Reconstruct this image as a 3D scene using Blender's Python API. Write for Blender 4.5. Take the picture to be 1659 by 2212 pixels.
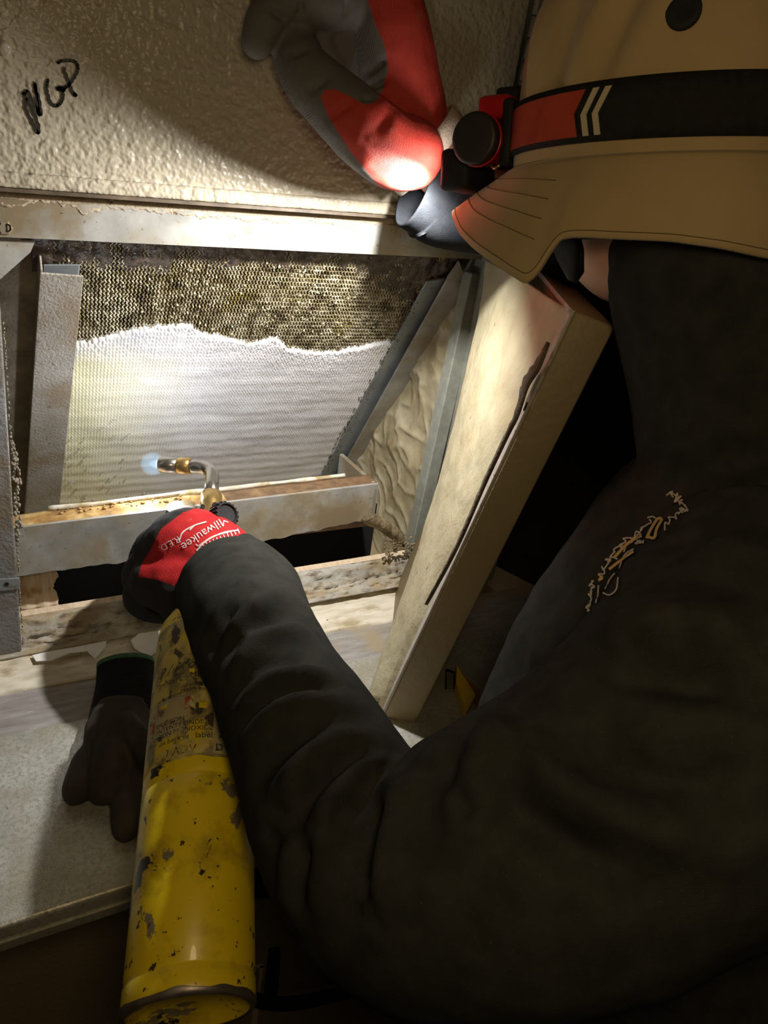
import bpy, bmesh, math, random
import numpy as np
from mathutils import Vector, noise as mnoise
from mathutils.bvhtree import BVHTree

random.seed(7)
rng = np.random.default_rng(7)
for o in list(bpy.data.objects):
    bpy.data.objects.remove(o, do_unlink=True)
SC = bpy.context.scene
COL = SC.collection

# ------------------------------------------------------------------ camera
FPX, CX, CY = 1560.0, 829.5, 1106.0
def nrm(v):
    v = np.array(v, float)
    return v / np.linalg.norm(v)
AX = nrm((3900 - CX, 760 - CY, FPX))
_d = np.array((380 - CX, 4150 - CY, FPX))
_d = nrm(nrm(_d) - AX * (nrm(_d) @ AX))
AZ = -_d
AY = np.cross(AZ, AX)
M_CW = np.array((AX, AY, AZ))            # camera frame (right, down, forward) -> world
CAM = np.array((0.0, 0.0, 1.6))
def K(x, y, z):                          # point in the camera frame -> world
    return CAM + M_CW @ np.array((x, y, z))
def P(px, py, d):
    return K((px - CX) / FPX * d, (py - CY) / FPX * d, d)
def ray(px, py):
    return M_CW @ np.array(((px - CX) / FPX, (py - CY) / FPX, 1.0))
def onY(px, py, y):
    r = ray(px, py); return CAM + r * ((y - CAM[1]) / r[1])
def onX(px, py, x):
    r = ray(px, py); return CAM + r * ((x - CAM[0]) / r[0])
def onZ(px, py, z):
    r = ray(px, py); return CAM + r * ((z - CAM[2]) / r[2])
def onPlane(px, py, o, n):
    r = ray(px, py); return CAM + r * (((o - CAM) @ n) / (r @ n))
def proj(v):                             # Nx3 world -> Nx3 (px, py, depth)
    q = (np.asarray(v) - CAM) @ M_CW
    return np.stack((CX + FPX * q[:, 0] / q[:, 2], CY + FPX * q[:, 1] / q[:, 2], q[:, 2]), 1)

cd = bpy.data.cameras.new('camera')
cd.sensor_fit = 'HORIZONTAL'
cd.sensor_width = 36.0
cd.lens = FPX / 1659.0 * 36.0
cd.clip_start = 0.01
cam = bpy.data.objects.new('camera', cd)
COL.objects.link(cam)
from mathutils import Matrix
cm = Matrix.Identity(4)
right = M_CW @ np.array((1, 0, 0)); upv = M_CW @ np.array((0, -1, 0)); back = M_CW @ np.array((0, 0, -1))
for r_ in range(3):
    cm[r_][0], cm[r_][1], cm[r_][2], cm[r_][3] = right[r_], upv[r_], back[r_], CAM[r_]
cam.matrix_world = cm
SC.camera = cam

# ------------------------------------------------------------------ world and lights
w = bpy.data.worlds.new('room_dark'); SC.world = w; w.use_nodes = True
bg = w.node_tree.nodes['Background']
bg.inputs[0].default_value = (1.0, 0.80, 0.55, 1); bg.inputs[1].default_value = 0.012
SC.view_settings.view_transform = 'Standard'
SC.view_settings.look = 'None'
SC.view_settings.gamma = 1.0
SC.view_settings.use_curve_mapping = False
SC.view_settings.exposure = 0.0
# head frame (used by hat, headlamp, face): forward, left, up, centre - camera frame vectors
HF = nrm((-0.853, -0.1938, 0.4846))
_u = np.array((0.0207, -0.9403, -0.3396)); HU = nrm(_u - HF * (_u @ HF))
HS = np.cross(HU, HF)
HC = np.array((0.2068, -0.2673, 0.5106))
def H(f, s, u):                          # head frame -> world
    c = HC + HF * f + HS * s + HU * u
    return K(*c)
def lamp_light(name, kind, loc, power, color, radius):
    l = bpy.data.lights.new(name, kind); l.energy = power; l.color = color
    if kind in ('POINT', 'SPOT'): l.shadow_soft_size = radius
    ob = bpy.data.objects.new(name, l); COL.objects.link(ob); ob.location = Vector(loc)
    return ob
def aim(ob, target):
    d = Vector(target) - ob.location
    ob.rotation_euler = d.to_track_quat('-Z', 'Y').to_euler()
LAMP_POS = H(0.184, 0.025, -0.027)
beam = lamp_light('headlamp_beam', 'SPOT', LAMP_POS, 12.0, (1.0, 0.975, 0.92), 0.008)
beam.data.spot_size = math.radians(164); beam.data.spot_blend = 1.0
aim(beam, P(330, 1130, 0.88))
# the second light of the place: a dim warm work lamp held up beside the photographer
fill = lamp_light('work_lamp', 'POINT', K(0.04, -0.05, -0.03), 2.1, (1.0, 0.74, 0.40), 0.05)

# ------------------------------------------------------------------ materials
MATS = {}
def mat(name, ramp, scale=20, detail=6, rough=0.6, metal=0.0, bumps=(), overlays=(), spec=0.5, stretch=(1, 1, 1),
        dist=0.0, emit=None, sheen=0.0, coat=0.0, sss=0.0, trans=0.0, noise_rough=0.55):
    m = bpy.data.materials.new(name); m.use_nodes = True
    nt = m.node_tree; N = nt.nodes; L = nt.links
    b = N['Principled BSDF']
    tc = N.new('ShaderNodeTexCoord')
    def mapped(st):
        mp = N.new('ShaderNodeMapping'); mp.inputs['Scale'].default_value = st
        L.new(tc.outputs['Object'], mp.inputs[0]); return mp.outputs[0]
    def nz(sc, det=4, st=(1, 1, 1), rg=0.55, ds=0.0):
        n_ = N.new('ShaderNodeTexNoise'); n_.inputs['Scale'].default_value = sc; n_.inputs['Detail'].default_value = det
        n_.inputs['Roughness'].default_value = rg; n_.inputs['Distortion'].default_value = ds
        L.new(mapped(st), n_.inputs['Vector']); return n_.outputs['Fac']
    def crmp(fac, stops):
        r = N.new('ShaderNodeValToRGB'); el = r.color_ramp.elements
        while len(el) < len(stops): el.new(0.5)
        for e, (p, c) in zip(el, stops):
            e.position = p; e.color = (*c, 1) if len(c) == 3 else c
        L.new(fac, r.inputs[0]); return r.outputs[0]
    if len(ramp) == 1:
        b.inputs['Base Color'].default_value = (*ramp[0][1], 1); colr = None
        rgb = N.new('ShaderNodeRGB'); rgb.outputs[0].default_value = (*ramp[0][1], 1); colr = rgb.outputs[0]
    else:
        colr = crmp(nz(scale, detail, stretch, noise_rough, dist), ramp)
    for ov in overlays:                    # (kind, scale, stretch, lo, hi, colour[, detail, distortion])
        kind, sc, st, lo, hi, c = ov[:6]
        det = ov[6] if len(ov) > 6 else 5
        ds = ov[7] if len(ov) > 7 else 0.0
        if kind == 'noise':
            fac = nz(sc, det, st, 0.6, ds)
        elif kind == 'attr':
            a = N.new('ShaderNodeAttribute'); a.attribute_name = sc
            ad = N.new('ShaderNodeMath'); ad.operation = 'ADD'
            mu = N.new('ShaderNodeMath'); mu.operation = 'MULTIPLY_ADD'
            L.new(nz(det if det > 10 else 300, 3), mu.inputs[0]); mu.inputs[1].default_value = ds; mu.inputs[2].default_value = -0.5 * ds
            L.new(a.outputs['Fac'], ad.inputs[0]); L.new(mu.outputs[0], ad.inputs[1]); fac = ad.outputs[0]
        else:
            v = N.new('ShaderNodeTexVoronoi'); v.inputs['Scale'].default_value = sc
            L.new(mapped(st), v.inputs['Vector']); fac = v.outputs['Distance']
        mr = N.new('ShaderNodeMapRange'); mr.inputs['From Min'].default_value = lo; mr.inputs['From Max'].default_value = hi
        L.new(fac, mr.inputs['Value'])
        mx = N.new('ShaderNodeMix'); mx.data_type = 'RGBA'
        L.new(mr.outputs[0], mx.inputs['Factor']); L.new(colr, mx.inputs['A']); mx.inputs['B'].default_value = (*c, 1)
        colr = mx.outputs['Result']
    L.new(colr, b.inputs['Base Color'])
    b.inputs['Roughness'].default_value = rough; b.inputs['Metallic'].default_value = metal
    b.inputs['Specular IOR Level'].default_value = spec
    b.inputs['Sheen Weight'].default_value = sheen; b.inputs['Sheen Roughness'].default_value = 0.4
    b.inputs['Coat Weight'].default_value = coat
    if sss:
        b.inputs['Subsurface Weight'].default_value = sss; b.inputs['Subsurface Radius'].default_value = (0.004, 0.004, 0.004)
        b.inputs['Subsurface Scale'].default_value = 1.0
    if trans: b.inputs['Transmission Weight'].default_value = trans; b.inputs['IOR'].default_value = 1.33
    if emit:
        b.inputs['Emission Color'].default_value = (*emit[0], 1); b.inputs['Emission Strength'].default_value = emit[1]
    prev = None
    for kind, sc, st, strength, distance in bumps:
        bp = N.new('ShaderNodeBump'); bp.inputs['Strength'].default_value = strength; bp.inputs['Distance'].default_value = distance
        if kind == 'noise': h = nz(sc, 4, st)
        elif kind == 'soft': h = nz(sc, 1, st)
        elif kind == 'wave':
            wv = N.new('ShaderNodeTexWave'); wv.inputs['Scale'].default_value = sc; wv.inputs['Distortion'].default_value = 0.6
            L.new(mapped(st), wv.inputs['Vector']); h = wv.outputs['Fac']
        else:
            v = N.new('ShaderNodeTexVoronoi'); v.feature = 'SMOOTH_F1'; v.inputs['Scale'].default_value = sc
            L.new(mapped(st), v.inputs['Vector']); h = v.outputs['Distance']
        L.new(h, bp.inputs['Height'])
        if prev: L.new(prev, bp.inputs['Normal'])
        prev = bp.outputs['Normal']
    if prev: L.new(prev, b.inputs['Normal'])
    MATS[name] = m
    return m

W1 = (1, 1, 1)
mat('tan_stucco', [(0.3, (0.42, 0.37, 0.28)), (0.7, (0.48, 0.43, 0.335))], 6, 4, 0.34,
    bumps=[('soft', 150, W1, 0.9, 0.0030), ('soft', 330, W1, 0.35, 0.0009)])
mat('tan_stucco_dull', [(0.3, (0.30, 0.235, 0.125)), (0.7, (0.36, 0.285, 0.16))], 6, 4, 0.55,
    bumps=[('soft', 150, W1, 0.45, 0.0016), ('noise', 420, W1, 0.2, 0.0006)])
mat('galvanised', [(0.25, (0.25, 0.245, 0.225)), (0.5, (0.35, 0.345, 0.325)), (0.75, (0.46, 0.46, 0.45))], 34, 9, 0.46, 0.2,
    bumps=[('noise', 400, W1, 0.12, 0.0004)],
    overlays=[('noise', 16, W1, 0.47, 0.64, (0.33, 0.275, 0.185), 7), ('noise', 9, W1, 0.55, 0.66, (0.24, 0.19, 0.12), 8), ('noise', 240, W1, 0.62, 0.70, (0.22, 0.17, 0.11))])
mat('galvanised_deck', [(0.25, (0.46, 0.46, 0.41)), (0.5, (0.58, 0.58, 0.52)), (0.75, (0.70, 0.70, 0.65))], 40, 9, 0.34, 0.35,
    bumps=[('noise', 700, W1, 0.5, 0.0006)],
    overlays=[('noise', 260, (1, 1, 1), 0.45, 0.65, (0.40, 0.40, 0.35), 3), ('noise', 9, W1, 0.48, 0.70, (0.40, 0.365, 0.27)), ('noise', 130, W1, 0.70, 0.74, (0.12, 0.09, 0.06))])
mat('deck_grey', [(0.3, (0.25, 0.23, 0.21)), (0.6, (0.36, 0.34, 0.33)), (0.8, (0.44, 0.42, 0.40))], 30, 9, 0.5, 0.1, stretch=(1, 5, 1),
    bumps=[('noise', 300, (1, 4, 1), 0.3, 0.0006)],
    overlays=[('noise', 12, W1, 0.52, 0.66, (0.36, 0.30, 0.20)), ('noise', 180, W1, 0.68, 0.73, (0.10, 0.07, 0.05)),
              ('noise', 60, (1, 6, 1), 0.68, 0.74, (0.7, 0.68, 0.62))])
mat('cream_board', [(0.3, (0.50, 0.42, 0.29)), (0.5, (0.66, 0.60, 0.48)), (0.75, (0.78, 0.74, 0.64))], 26, 8, 0.75, stretch=(1, 4, 1),
    bumps=[('noise', 160, (1, 3, 1), 0.5, 0.0012)],
    overlays=[('noise', 26, (1, 2, 1), 0.55, 0.70, (0.40, 0.33, 0.20)), ('noise', 170, W1, 0.68, 0.73, (0.12, 0.08, 0.04))])
mat('white_sheet', [(0.3, (0.78, 0.75, 0.70)), (0.7, (0.88, 0.86, 0.83))], 40, 5, 0.7)
mat('grime', [(0.3, (0.10, 0.07, 0.04)), (0.5, (0.24, 0.18, 0.10)), (0.7, (0.38, 0.31, 0.19))], 60, 8, 0.85,
    bumps=[('noise', 260, W1, 0.9, 0.003)])
mat('sill_metal', [(0.3, (0.32, 0.30, 0.26)), (0.6, (0.48, 0.46, 0.41))], 40, 8, 0.7, 0.1,
    overlays=[('noise', 22, (1, 2.5, 2.5), 0.42, 0.58, (0.36, 0.285, 0.175), 8), ('noise', 46, (1, 2.5, 2.5), 0.53, 0.66, (0.17, 0.125, 0.08), 10)],
    bumps=[('noise', 200, W1, 0.6, 0.0016)])
mat('pink_wood', [(0.3, (0.58, 0.43, 0.28)), (0.6, (0.72, 0.58, 0.42)), (0.8, (0.78, 0.68, 0.54))], 60, 6, 0.8, stretch=(6, 1, 1),
    overlays=[('noise', 40, W1, 0.58, 0.7, (0.45, 0.27, 0.12))], bumps=[('noise', 300, W1, 0.4, 0.0008)])
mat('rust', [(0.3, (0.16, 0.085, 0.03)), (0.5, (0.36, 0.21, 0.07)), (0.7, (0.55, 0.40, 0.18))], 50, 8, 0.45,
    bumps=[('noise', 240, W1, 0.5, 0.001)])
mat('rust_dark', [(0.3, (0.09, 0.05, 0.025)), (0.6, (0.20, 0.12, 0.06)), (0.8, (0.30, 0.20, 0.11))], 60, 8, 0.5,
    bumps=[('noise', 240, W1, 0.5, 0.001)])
mat('white_seal', [(0.3, (0.50, 0.46, 0.38)), (0.7, (0.66, 0.62, 0.54))], 50, 5, 0.6, overlays=[('noise', 30, W1, 0.50, 0.62, (0.34, 0.25, 0.11), 7)])
mat('channel_metal', [(0.3, (0.31, 0.285, 0.25)), (0.6, (0.42, 0.40, 0.37)), (0.8, (0.50, 0.49, 0.475))], 20, 6, 0.55, 0.15,
    overlays=[('noise', 9, W1, 0.46, 0.60, (0.29, 0.235, 0.165), 8), ('noise', 160, W1, 0.62, 0.68, (0.20, 0.155, 0.10))], bumps=[('noise', 340, W1, 0.7, 0.0016)])
mat('blue_metal', [(0.3, (0.20, 0.23, 0.25)), (0.7, (0.36, 0.40, 0.43))], 16, 7, 0.4, 0.4,
    overlays=[('noise', 60, W1, 0.62, 0.74, (0.16, 0.12, 0.07))])
mat('post_grey', [(0.3, (0.15, 0.15, 0.155)), (0.7, (0.24, 0.245, 0.255))], 16, 5, 0.45, 0.1,
    bumps=[('soft', 300, W1, 0.7, 0.0016)], overlays=[('noise', 18, W1, 0.46, 0.62, (0.17, 0.14, 0.105), 7)])
mat('dusty_plate', [(0.3, (0.17, 0.14, 0.10)), (0.7, (0.31, 0.27, 0.20))], 50, 8, 0.85, bumps=[('noise', 260, W1, 0.8, 0.002)])
mat('fin_dirty', [(0.30, (0.09, 0.07, 0.045)), (0.45, (0.30, 0.255, 0.15)), (0.55, (0.50, 0.45, 0.31)), (0.70, (0.78, 0.73, 0.58))], 70, 9, 0.4, 0.2,
    overlays=[('noise', 22, W1, 0.55, 0.72, (0.34, 0.28, 0.08))])
mat('debris_pale', [(0.3, (0.30, 0.25, 0.15)), (0.6, (0.55, 0.50, 0.36))], 60, 4, 0.5)
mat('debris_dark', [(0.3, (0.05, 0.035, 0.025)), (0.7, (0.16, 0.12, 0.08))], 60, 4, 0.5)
mat('slime', [(0.3, (0.02, 0.014, 0.012)), (0.7, (0.12, 0.09, 0.07))], 70, 8, 0.22, bumps=[('noise', 220, W1, 0.9, 0.003)])
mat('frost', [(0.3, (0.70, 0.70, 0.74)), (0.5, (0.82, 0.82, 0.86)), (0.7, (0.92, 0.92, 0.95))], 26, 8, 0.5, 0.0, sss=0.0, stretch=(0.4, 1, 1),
    overlays=[('attr', 'yellow_light', W1, 0.10, 1.0, (0.82, 0.78, 0.54), 40, 0.5)], bumps=[('noise', 320, W1, 0.35, 0.0008)])
mat('foil_liner', [(0.3, (0.34, 0.27, 0.15)), (0.55, (0.46, 0.40, 0.26)), (0.8, (0.56, 0.51, 0.39))], 22, 8, 0.45, 0.05,
    bumps=[('noise', 45, W1, 0.5, 0.004)], overlays=[('noise', 50, W1, 0.6, 0.75, (0.26, 0.19, 0.10))])
mat('strip_green', [(0.3, (0.24, 0.25, 0.21)), (0.7, (0.34, 0.35, 0.30))], 90, 6, 0.55, 0.2)
mat('insulation', [(0.3, (0.44, 0.38, 0.235)), (0.7, (0.56, 0.50, 0.34))], 30, 7, 0.85,
    overlays=[('noise', 120, (1, 1, 0.5), 0.67, 0.72, (0.22, 0.16, 0.10)), ('noise', 10, W1, 0.55, 0.75, (0.50, 0.38, 0.22))],
    bumps=[('noise', 130, (1, 1, 0.5), 0.6, 0.0025), ('noise', 600, W1, 0.4, 0.0008)])
mat('insulation_torn', [(0.3, (0.07, 0.05, 0.035)), (0.7, (0.20, 0.15, 0.10))], 80, 8, 0.9, bumps=[('noise', 300, W1, 0.9, 0.003)])
mat('flange_metal', [(0.3, (0.42, 0.37, 0.32)), (0.7, (0.58, 0.53, 0.48))], 90, 7, 0.6, 0.1,
    overlays=[('noise', 120, W1, 0.60, 0.70, (0.30, 0.20, 0.12))])
mat('tank_paint', [(0.3, (0.80, 0.59, 0.010)), (0.7, (0.92, 0.70, 0.016))], 14, 5, 0.36, coat=0.15,
    overlays=[('noise', 24, W1, 0.52, 0.64, (0.52, 0.37, 0.02), 9), ('noise', 30, (1, 1, 2), 0.60, 0.625, (0.24, 0.20, 0.12), 12),
              ('noise', 26, W1, 0.625, 0.64, (0.03, 0.02, 0.015), 13, 0.4), ('noise', 140, W1, 0.645, 0.665, (0.07, 0.05, 0.02), 6)],
    bumps=[('noise', 40, W1, 0.1, 0.0006)])
mat('tank_label', [(0.3, (0.52, 0.42, 0.09)), (0.5, (0.66, 0.54, 0.14)), (0.75, (0.76, 0.65, 0.24))], 30, 8, 0.55,
    overlays=[('noise', 42, W1, 0.48, 0.58, (0.27, 0.22, 0.08), 10), ('noise', 60, (1, 1, 2), 0.565, 0.60, (0.07, 0.06, 0.035), 13, 0.5),
              ('noise', 34, W1, 0.62, 0.64, (0.76, 0.57, 0.02), 7)])
mat('label_white', [(0.3, (0.42, 0.35, 0.16)), (0.7, (0.55, 0.48, 0.28))], 60, 8, 0.6,
    overlays=[('noise', 80, W1, 0.56, 0.62, (0.20, 0.15, 0.09), 9), ('noise', 130, W1, 0.62, 0.66, (0.05, 0.04, 0.03), 8)])
mat('label_red', [(1, (0.45, 0.06, 0.03))], rough=0.6, overlays=[('noise', 120, W1, 0.5, 0.6, (0.5, 0.4, 0.25))])
mat('bare_steel', [(0.3, (0.16, 0.14, 0.12)), (0.7, (0.34, 0.30, 0.27))], 90, 7, 0.4, 0.7)
mat('tube_steel', [(0.3, (0.34, 0.32, 0.29)), (0.7, (0.50, 0.47, 0.43))], 60, 6, 0.24, 0.9)
mat('brass', [(0.3, (0.42, 0.27, 0.09)), (0.7, (0.60, 0.42, 0.17))], 60, 6, 0.32, 0.85)
mat('black_plastic', [(0.3, (0.018, 0.018, 0.020)), (0.7, (0.032, 0.032, 0.034))], 50, 4, 0.6, spec=0.12)
mat('lamp_cap', [(1, (0.028, 0.024, 0.021))], rough=0.5)
mat('black_ink', [(1, (0.008, 0.008, 0.010))], rough=0.5)
mat('ink_worn', [(1, (0.03, 0.028, 0.02))], rough=0.6, overlays=[('noise', 90, W1, 0.52, 0.60, (0.46, 0.37, 0.09), 9)])
mat('print_white', [(1, (0.62, 0.50, 0.47))], rough=0.8)
mat('fleece', [(0.3, (0.027, 0.028, 0.0245)), (0.7, (0.042, 0.043, 0.0375))], 60, 6, 1.0, spec=0.02, sheen=0.0,
    overlays=[('noise', 900, W1, 0.68, 0.78, (0.09, 0.09, 0.08), 2)], bumps=[('noise', 1100, W1, 0.5, 0.0006)])
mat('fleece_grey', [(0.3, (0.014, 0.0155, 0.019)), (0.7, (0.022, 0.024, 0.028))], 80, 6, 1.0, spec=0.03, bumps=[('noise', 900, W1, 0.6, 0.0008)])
mat('trousers', [(0.3, (0.012, 0.012, 0.015)), (0.7, (0.02, 0.02, 0.024))], 60, 6, 0.95, spec=0.1)
mat('hat_canvas', [(0.3, (0.40, 0.295, 0.145)), (0.7, (0.48, 0.355, 0.185))], 12, 6, 0.9, spec=0.2, sheen=0.15,
    bumps=[('noise', 900, W1, 0.25, 0.0005), ('noise', 30, W1, 0.2, 0.004)])
mat('hat_stitch', [(1, (0.16, 0.11, 0.05))], rough=0.9)
mat('strap_black', [(0.3, (0.014, 0.013, 0.012)), (0.7, (0.022, 0.020, 0.018))], 200, 4, 0.85, spec=0.2, bumps=[('noise', 900, W1, 0.3, 0.0004)])
mat('strap_red', [(0.3, (0.36, 0.045, 0.018)), (0.7, (0.46, 0.065, 0.028))], 60, 5, 0.8, spec=0.2, bumps=[('noise', 900, W1, 0.3, 0.0004)])
mat('strap_cream', [(1, (0.52, 0.44, 0.28))], rough=0.8)
mat('lamp_red', [(1, (0.50, 0.012, 0.016))], rough=0.3)
mat('lamp_lens', [(1, (0.9, 0.9, 0.85))], rough=0.2, emit=((1, 0.97, 0.88), 60.0))
mat('skin', [(0.3, (0.50, 0.27, 0.18)), (0.7, (0.60, 0.35, 0.24))], 40, 6, 0.5, sss=0.0, bumps=[('noise', 500, W1, 0.15, 0.0005)])
mat('glove_knit', [(0.3, (0.46, 0.018, 0.022)), (0.7, (0.58, 0.028, 0.030))], 50, 6, 0.85, spec=0.2,
    overlays=[('attr', 'coat', W1, 0.45, 0.55, (0.032, 0.032, 0.031), 500, 0.22), ('noise', 60, W1, 0.70, 0.80, (0.45, 0.20, 0.17))],
    bumps=[('wave', 330, W1, 0.5, 0.0007), ('noise', 700, W1, 0.3, 0.0005)])
mat('glove_knit_lit', [(0.3, (0.54, 0.050, 0.038)), (0.7, (0.66, 0.072, 0.050))], 50, 6, 0.6, spec=0.35,  # raised glove: dusty coat, with the lamp's bounce light put into paler colours
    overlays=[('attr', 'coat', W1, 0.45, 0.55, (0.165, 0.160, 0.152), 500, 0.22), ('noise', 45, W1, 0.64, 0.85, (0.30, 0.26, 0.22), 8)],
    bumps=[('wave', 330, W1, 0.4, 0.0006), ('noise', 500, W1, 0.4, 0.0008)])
mat('glove_cuff', [(0.3, (0.55, 0.42, 0.34)), (0.7, (0.70, 0.60, 0.50))], 90, 5, 0.9, bumps=[('noise', 500, W1, 0.6, 0.001)])
mat('black_knit', [(0.3, (0.010, 0.010, 0.009)), (0.7, (0.020, 0.019, 0.017))], 60, 5, 0.95, spec=0.15, bumps=[('noise', 600, W1, 0.4, 0.0006)])
mat('black_rubber', [(0.3, (0.035, 0.030, 0.023)), (0.7, (0.075, 0.064, 0.048))], 30, 6, 0.8, spec=0.25, bumps=[('noise', 500, W1, 0.4, 0.0006)])
mat('green_edge', [(0.3, (0.035, 0.10, 0.05)), (0.7, (0.07, 0.17, 0.09))], 200, 4, 0.95)
mat('water', [(1, (0.95, 0.97, 0.98))], rough=0.03, trans=0.9)
mat('dark_floor', [(0.3, (0.05, 0.045, 0.04)), (0.7, (0.09, 0.08, 0.065))], 8, 6, 0.9)
mat('dark_wall', [(0.3, (0.03, 0.028, 0.025)), (0.7, (0.05, 0.046, 0.04))], 8, 6, 0.9)
mat('duct_grey', [(0.3, (0.045, 0.042, 0.036)), (0.7, (0.075, 0.07, 0.06))], 14, 6, 0.6, 0.2)
mat('carton', [(0.3, (0.24, 0.165, 0.085)), (0.7, (0.31, 0.215, 0.115))], 20, 5, 0.9)
mat('beige_strip', [(1, (0.74, 0.58, 0.42))], rough=0.8)
mat('bag_yellow', [(0.3, (0.62, 0.42, 0.03)), (0.7, (0.76, 0.54, 0.06))], 20, 5, 0.5)
mat('bag_orange', [(1, (0.30, 0.14, 0.015))], rough=0.5)
mat('zip_teeth', [(1, (0.35, 0.32, 0.22))], rough=0.5, metal=0.5)
mat('lens_dark', [(1, (0.005, 0.005, 0.006))], rough=0.6, spec=0.08)
mat('gold_thread', [(1, (0.62, 0.40, 0.10))], rough=0.6)
mat('pale_thread', [(1, (0.52, 0.46, 0.34))], rough=0.6)
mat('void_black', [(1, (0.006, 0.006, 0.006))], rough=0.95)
mat('fuzz', [(0.3, (0.14, 0.115, 0.085)), (0.7, (0.30, 0.26, 0.20))], 90, 5, 0.95)
def flame_mat():
    m = bpy.data.materials.new('flame'); m.use_nodes = True; nt = m.node_tree; N = nt.nodes; L = nt.links
    N.remove(N['Principled BSDF']); out = N['Material Output']
    em = N.new('ShaderNodeEmission'); em.inputs[0].default_value = (0.42, 0.72, 1.0, 1); em.inputs[1].default_value = 2.2
    tr = N.new('ShaderNodeBsdfTransparent'); mx = N.new('ShaderNodeMixShader')
    lw = N.new('ShaderNodeLayerWeight'); lw.inputs[0].default_value = 0.5
    mr = N.new('ShaderNodeMapRange'); mr.inputs['From Min'].default_value = 0.0; mr.inputs['From Max'].default_value = 0.9
    mr.inputs['To Min'].default_value = 0.11; mr.inputs['To Max'].default_value = 0.0; mr.interpolation_type = 'SMOOTHSTEP'
    L.new(lw.outputs['Facing'], mr.inputs['Value']); L.new(mr.outputs[0], mx.inputs[0])
    L.new(tr.outputs[0], mx.inputs[1]); L.new(em.outputs[0], mx.inputs[2]); L.new(mx.outputs[0], out.inputs[0])
    MATS['flame'] = m
flame_mat()

# ------------------------------------------------------------------ object helpers
OFF = {}
def link(o, parent):
    COL.objects.link(o)
    if parent is not None:
        o.parent = parent
def thing(name, base, label, cat, group=None, kind=None):
    o = bpy.data.objects.new(name, None); o.empty_display_size = 0.02
    o.location = Vector(base); COL.objects.link(o)
    OFF[o] = np.array(base, float)
    tagit(o, label, cat, group, kind)
    return o
def tagit(o, label=None, cat=None, group=None, kind=None):
    if label: o['label'] = label
    if cat: o['category'] = cat
    if group: o['group'] = group
    if kind: o['kind'] = kind
    return o
def mesh_obj(name, v, f, material, parent=None, smooth=False, attrs=None, label=None, kind=None):
    v = np.asarray(v, float)
    if parent is None:
        off = v.mean(0); off[2] = v[:, 2].min()
    else:
        off = OFF[parent]
    me = bpy.data.meshes.new(name)
    me.from_pydata((v - off).tolist(), [], [tuple(int(i) for i in q) for q in f])
    me.update()
    if smooth:
        for p in me.polygons: p.use_smooth = True
    me.materials.append(MATS[material])
    if attrs:
        for an, arr in attrs.items():
            a = me.attributes.new(an, 'FLOAT', 'POINT'); a.data.foreach_set('value', np.asarray(arr, np.float32))
    o = bpy.data.objects.new(name, me)
    link(o, parent)
    if parent is None: o.location = Vector(off)
    OFF[o] = off
    if label: o['label'] = label
    if kind: o['kind'] = kind
    return o
def join(*vf):
    V, F, n = [], [], 0
    for v, f in vf:
        v = np.asarray(v, float)
        V.append(v); F += [tuple(i + n for i in q) for q in f]; n += len(v)
    return np.concatenate(V), F
HEXF = [(0, 3, 2, 1), (4, 5, 6, 7), (0, 1, 5, 4), (1, 2, 6, 5), (2, 3, 7, 6), (3, 0, 4, 7)]
def hexa(b4, t4, bev=0.0, seg=1):
    v = np.array(list(b4) + list(t4), float)
    if bev <= 0: return v, HEXF
    bm = bmesh.new()
    vs = [bm.verts.new(p) for p in v]
    for q in HEXF: bm.faces.new([vs[i] for i in q])
    bmesh.ops.recalc_face_normals(bm, faces=bm.faces)
    bmesh.ops.bevel(bm, geom=list(bm.edges), offset=bev, segments=seg, profile=0.5, affect='EDGES')
    bm.verts.index_update()
    vv = np.array([p.co[:] for p in bm.verts]); ff = [tuple(x.index for x in q.verts) for q in bm.faces]
    bm.free(); return vv, ff
def box(x0, x1, y0, y1, z0, z1, bev=0.0, seg=1):
    return hexa([(x0, y0, z0), (x1, y0, z0), (x1, y1, z0), (x0, y1, z0)], [(x0, y0, z1), (x1, y0, z1), (x1, y1, z1), (x0, y1, z1)], bev, seg)
def prism(poly, ext, bev=0.0):           # poly Nx3 planar, extruded by vector ext
    p = np.asarray(poly, float); n = len(p); v = np.concatenate((p, p + np.asarray(ext)))
    f = [tuple(range(n))[::-1], tuple(range(n, 2 * n))] + [(i, (i + 1) % n, n + (i + 1) % n, n + i) for i in range(n)]
    return v, f
def frames(pts):
    pts = np.asarray(pts, float); n = len(pts)
    t = np.zeros_like(pts)
    t[1:-1] = pts[2:] - pts[:-2]; t[0] = pts[1] - pts[0]; t[-1] = pts[-1] - pts[-2]
    t /= np.linalg.norm(t, axis=1)[:, None]
    a = np.array((0, 0, 1.0)) if abs(t[0][2]) < 0.9 else np.array((1.0, 0, 0))
    u = nrm(np.cross(t[0], a)); U = [u]
    for i in range(1, n):
        u = U[-1] - t[i] * (U[-1] @ t[i]); U.append(nrm(u))
    U = np.array(U); return t, U, np.cross(t, U)
def catmull(pts, n):
    pts = np.asarray(pts, float)
    if len(pts) < 3:
        s = np.linspace(0, 1, n)[:, None]; return pts[0] * (1 - s) + pts[-1] * s
    q = np.concatenate((2 * pts[:1] - pts[1:2], pts, 2 * pts[-1:] - pts[-2:-1]))
    out = []
    for s in np.linspace(0, len(pts) - 1 - 1e-9, n):
        i = int(s); t = s - i; a, b, c, d = q[i], q[i + 1], q[i + 2], q[i + 3]
        out.append(0.5 * ((2 * b) + (-a + c) * t + (2 * a - 5 * b + 4 * c - d) * t * t + (-a + 3 * b - 3 * c + d) * t ** 3))
    return np.array(out)
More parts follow.
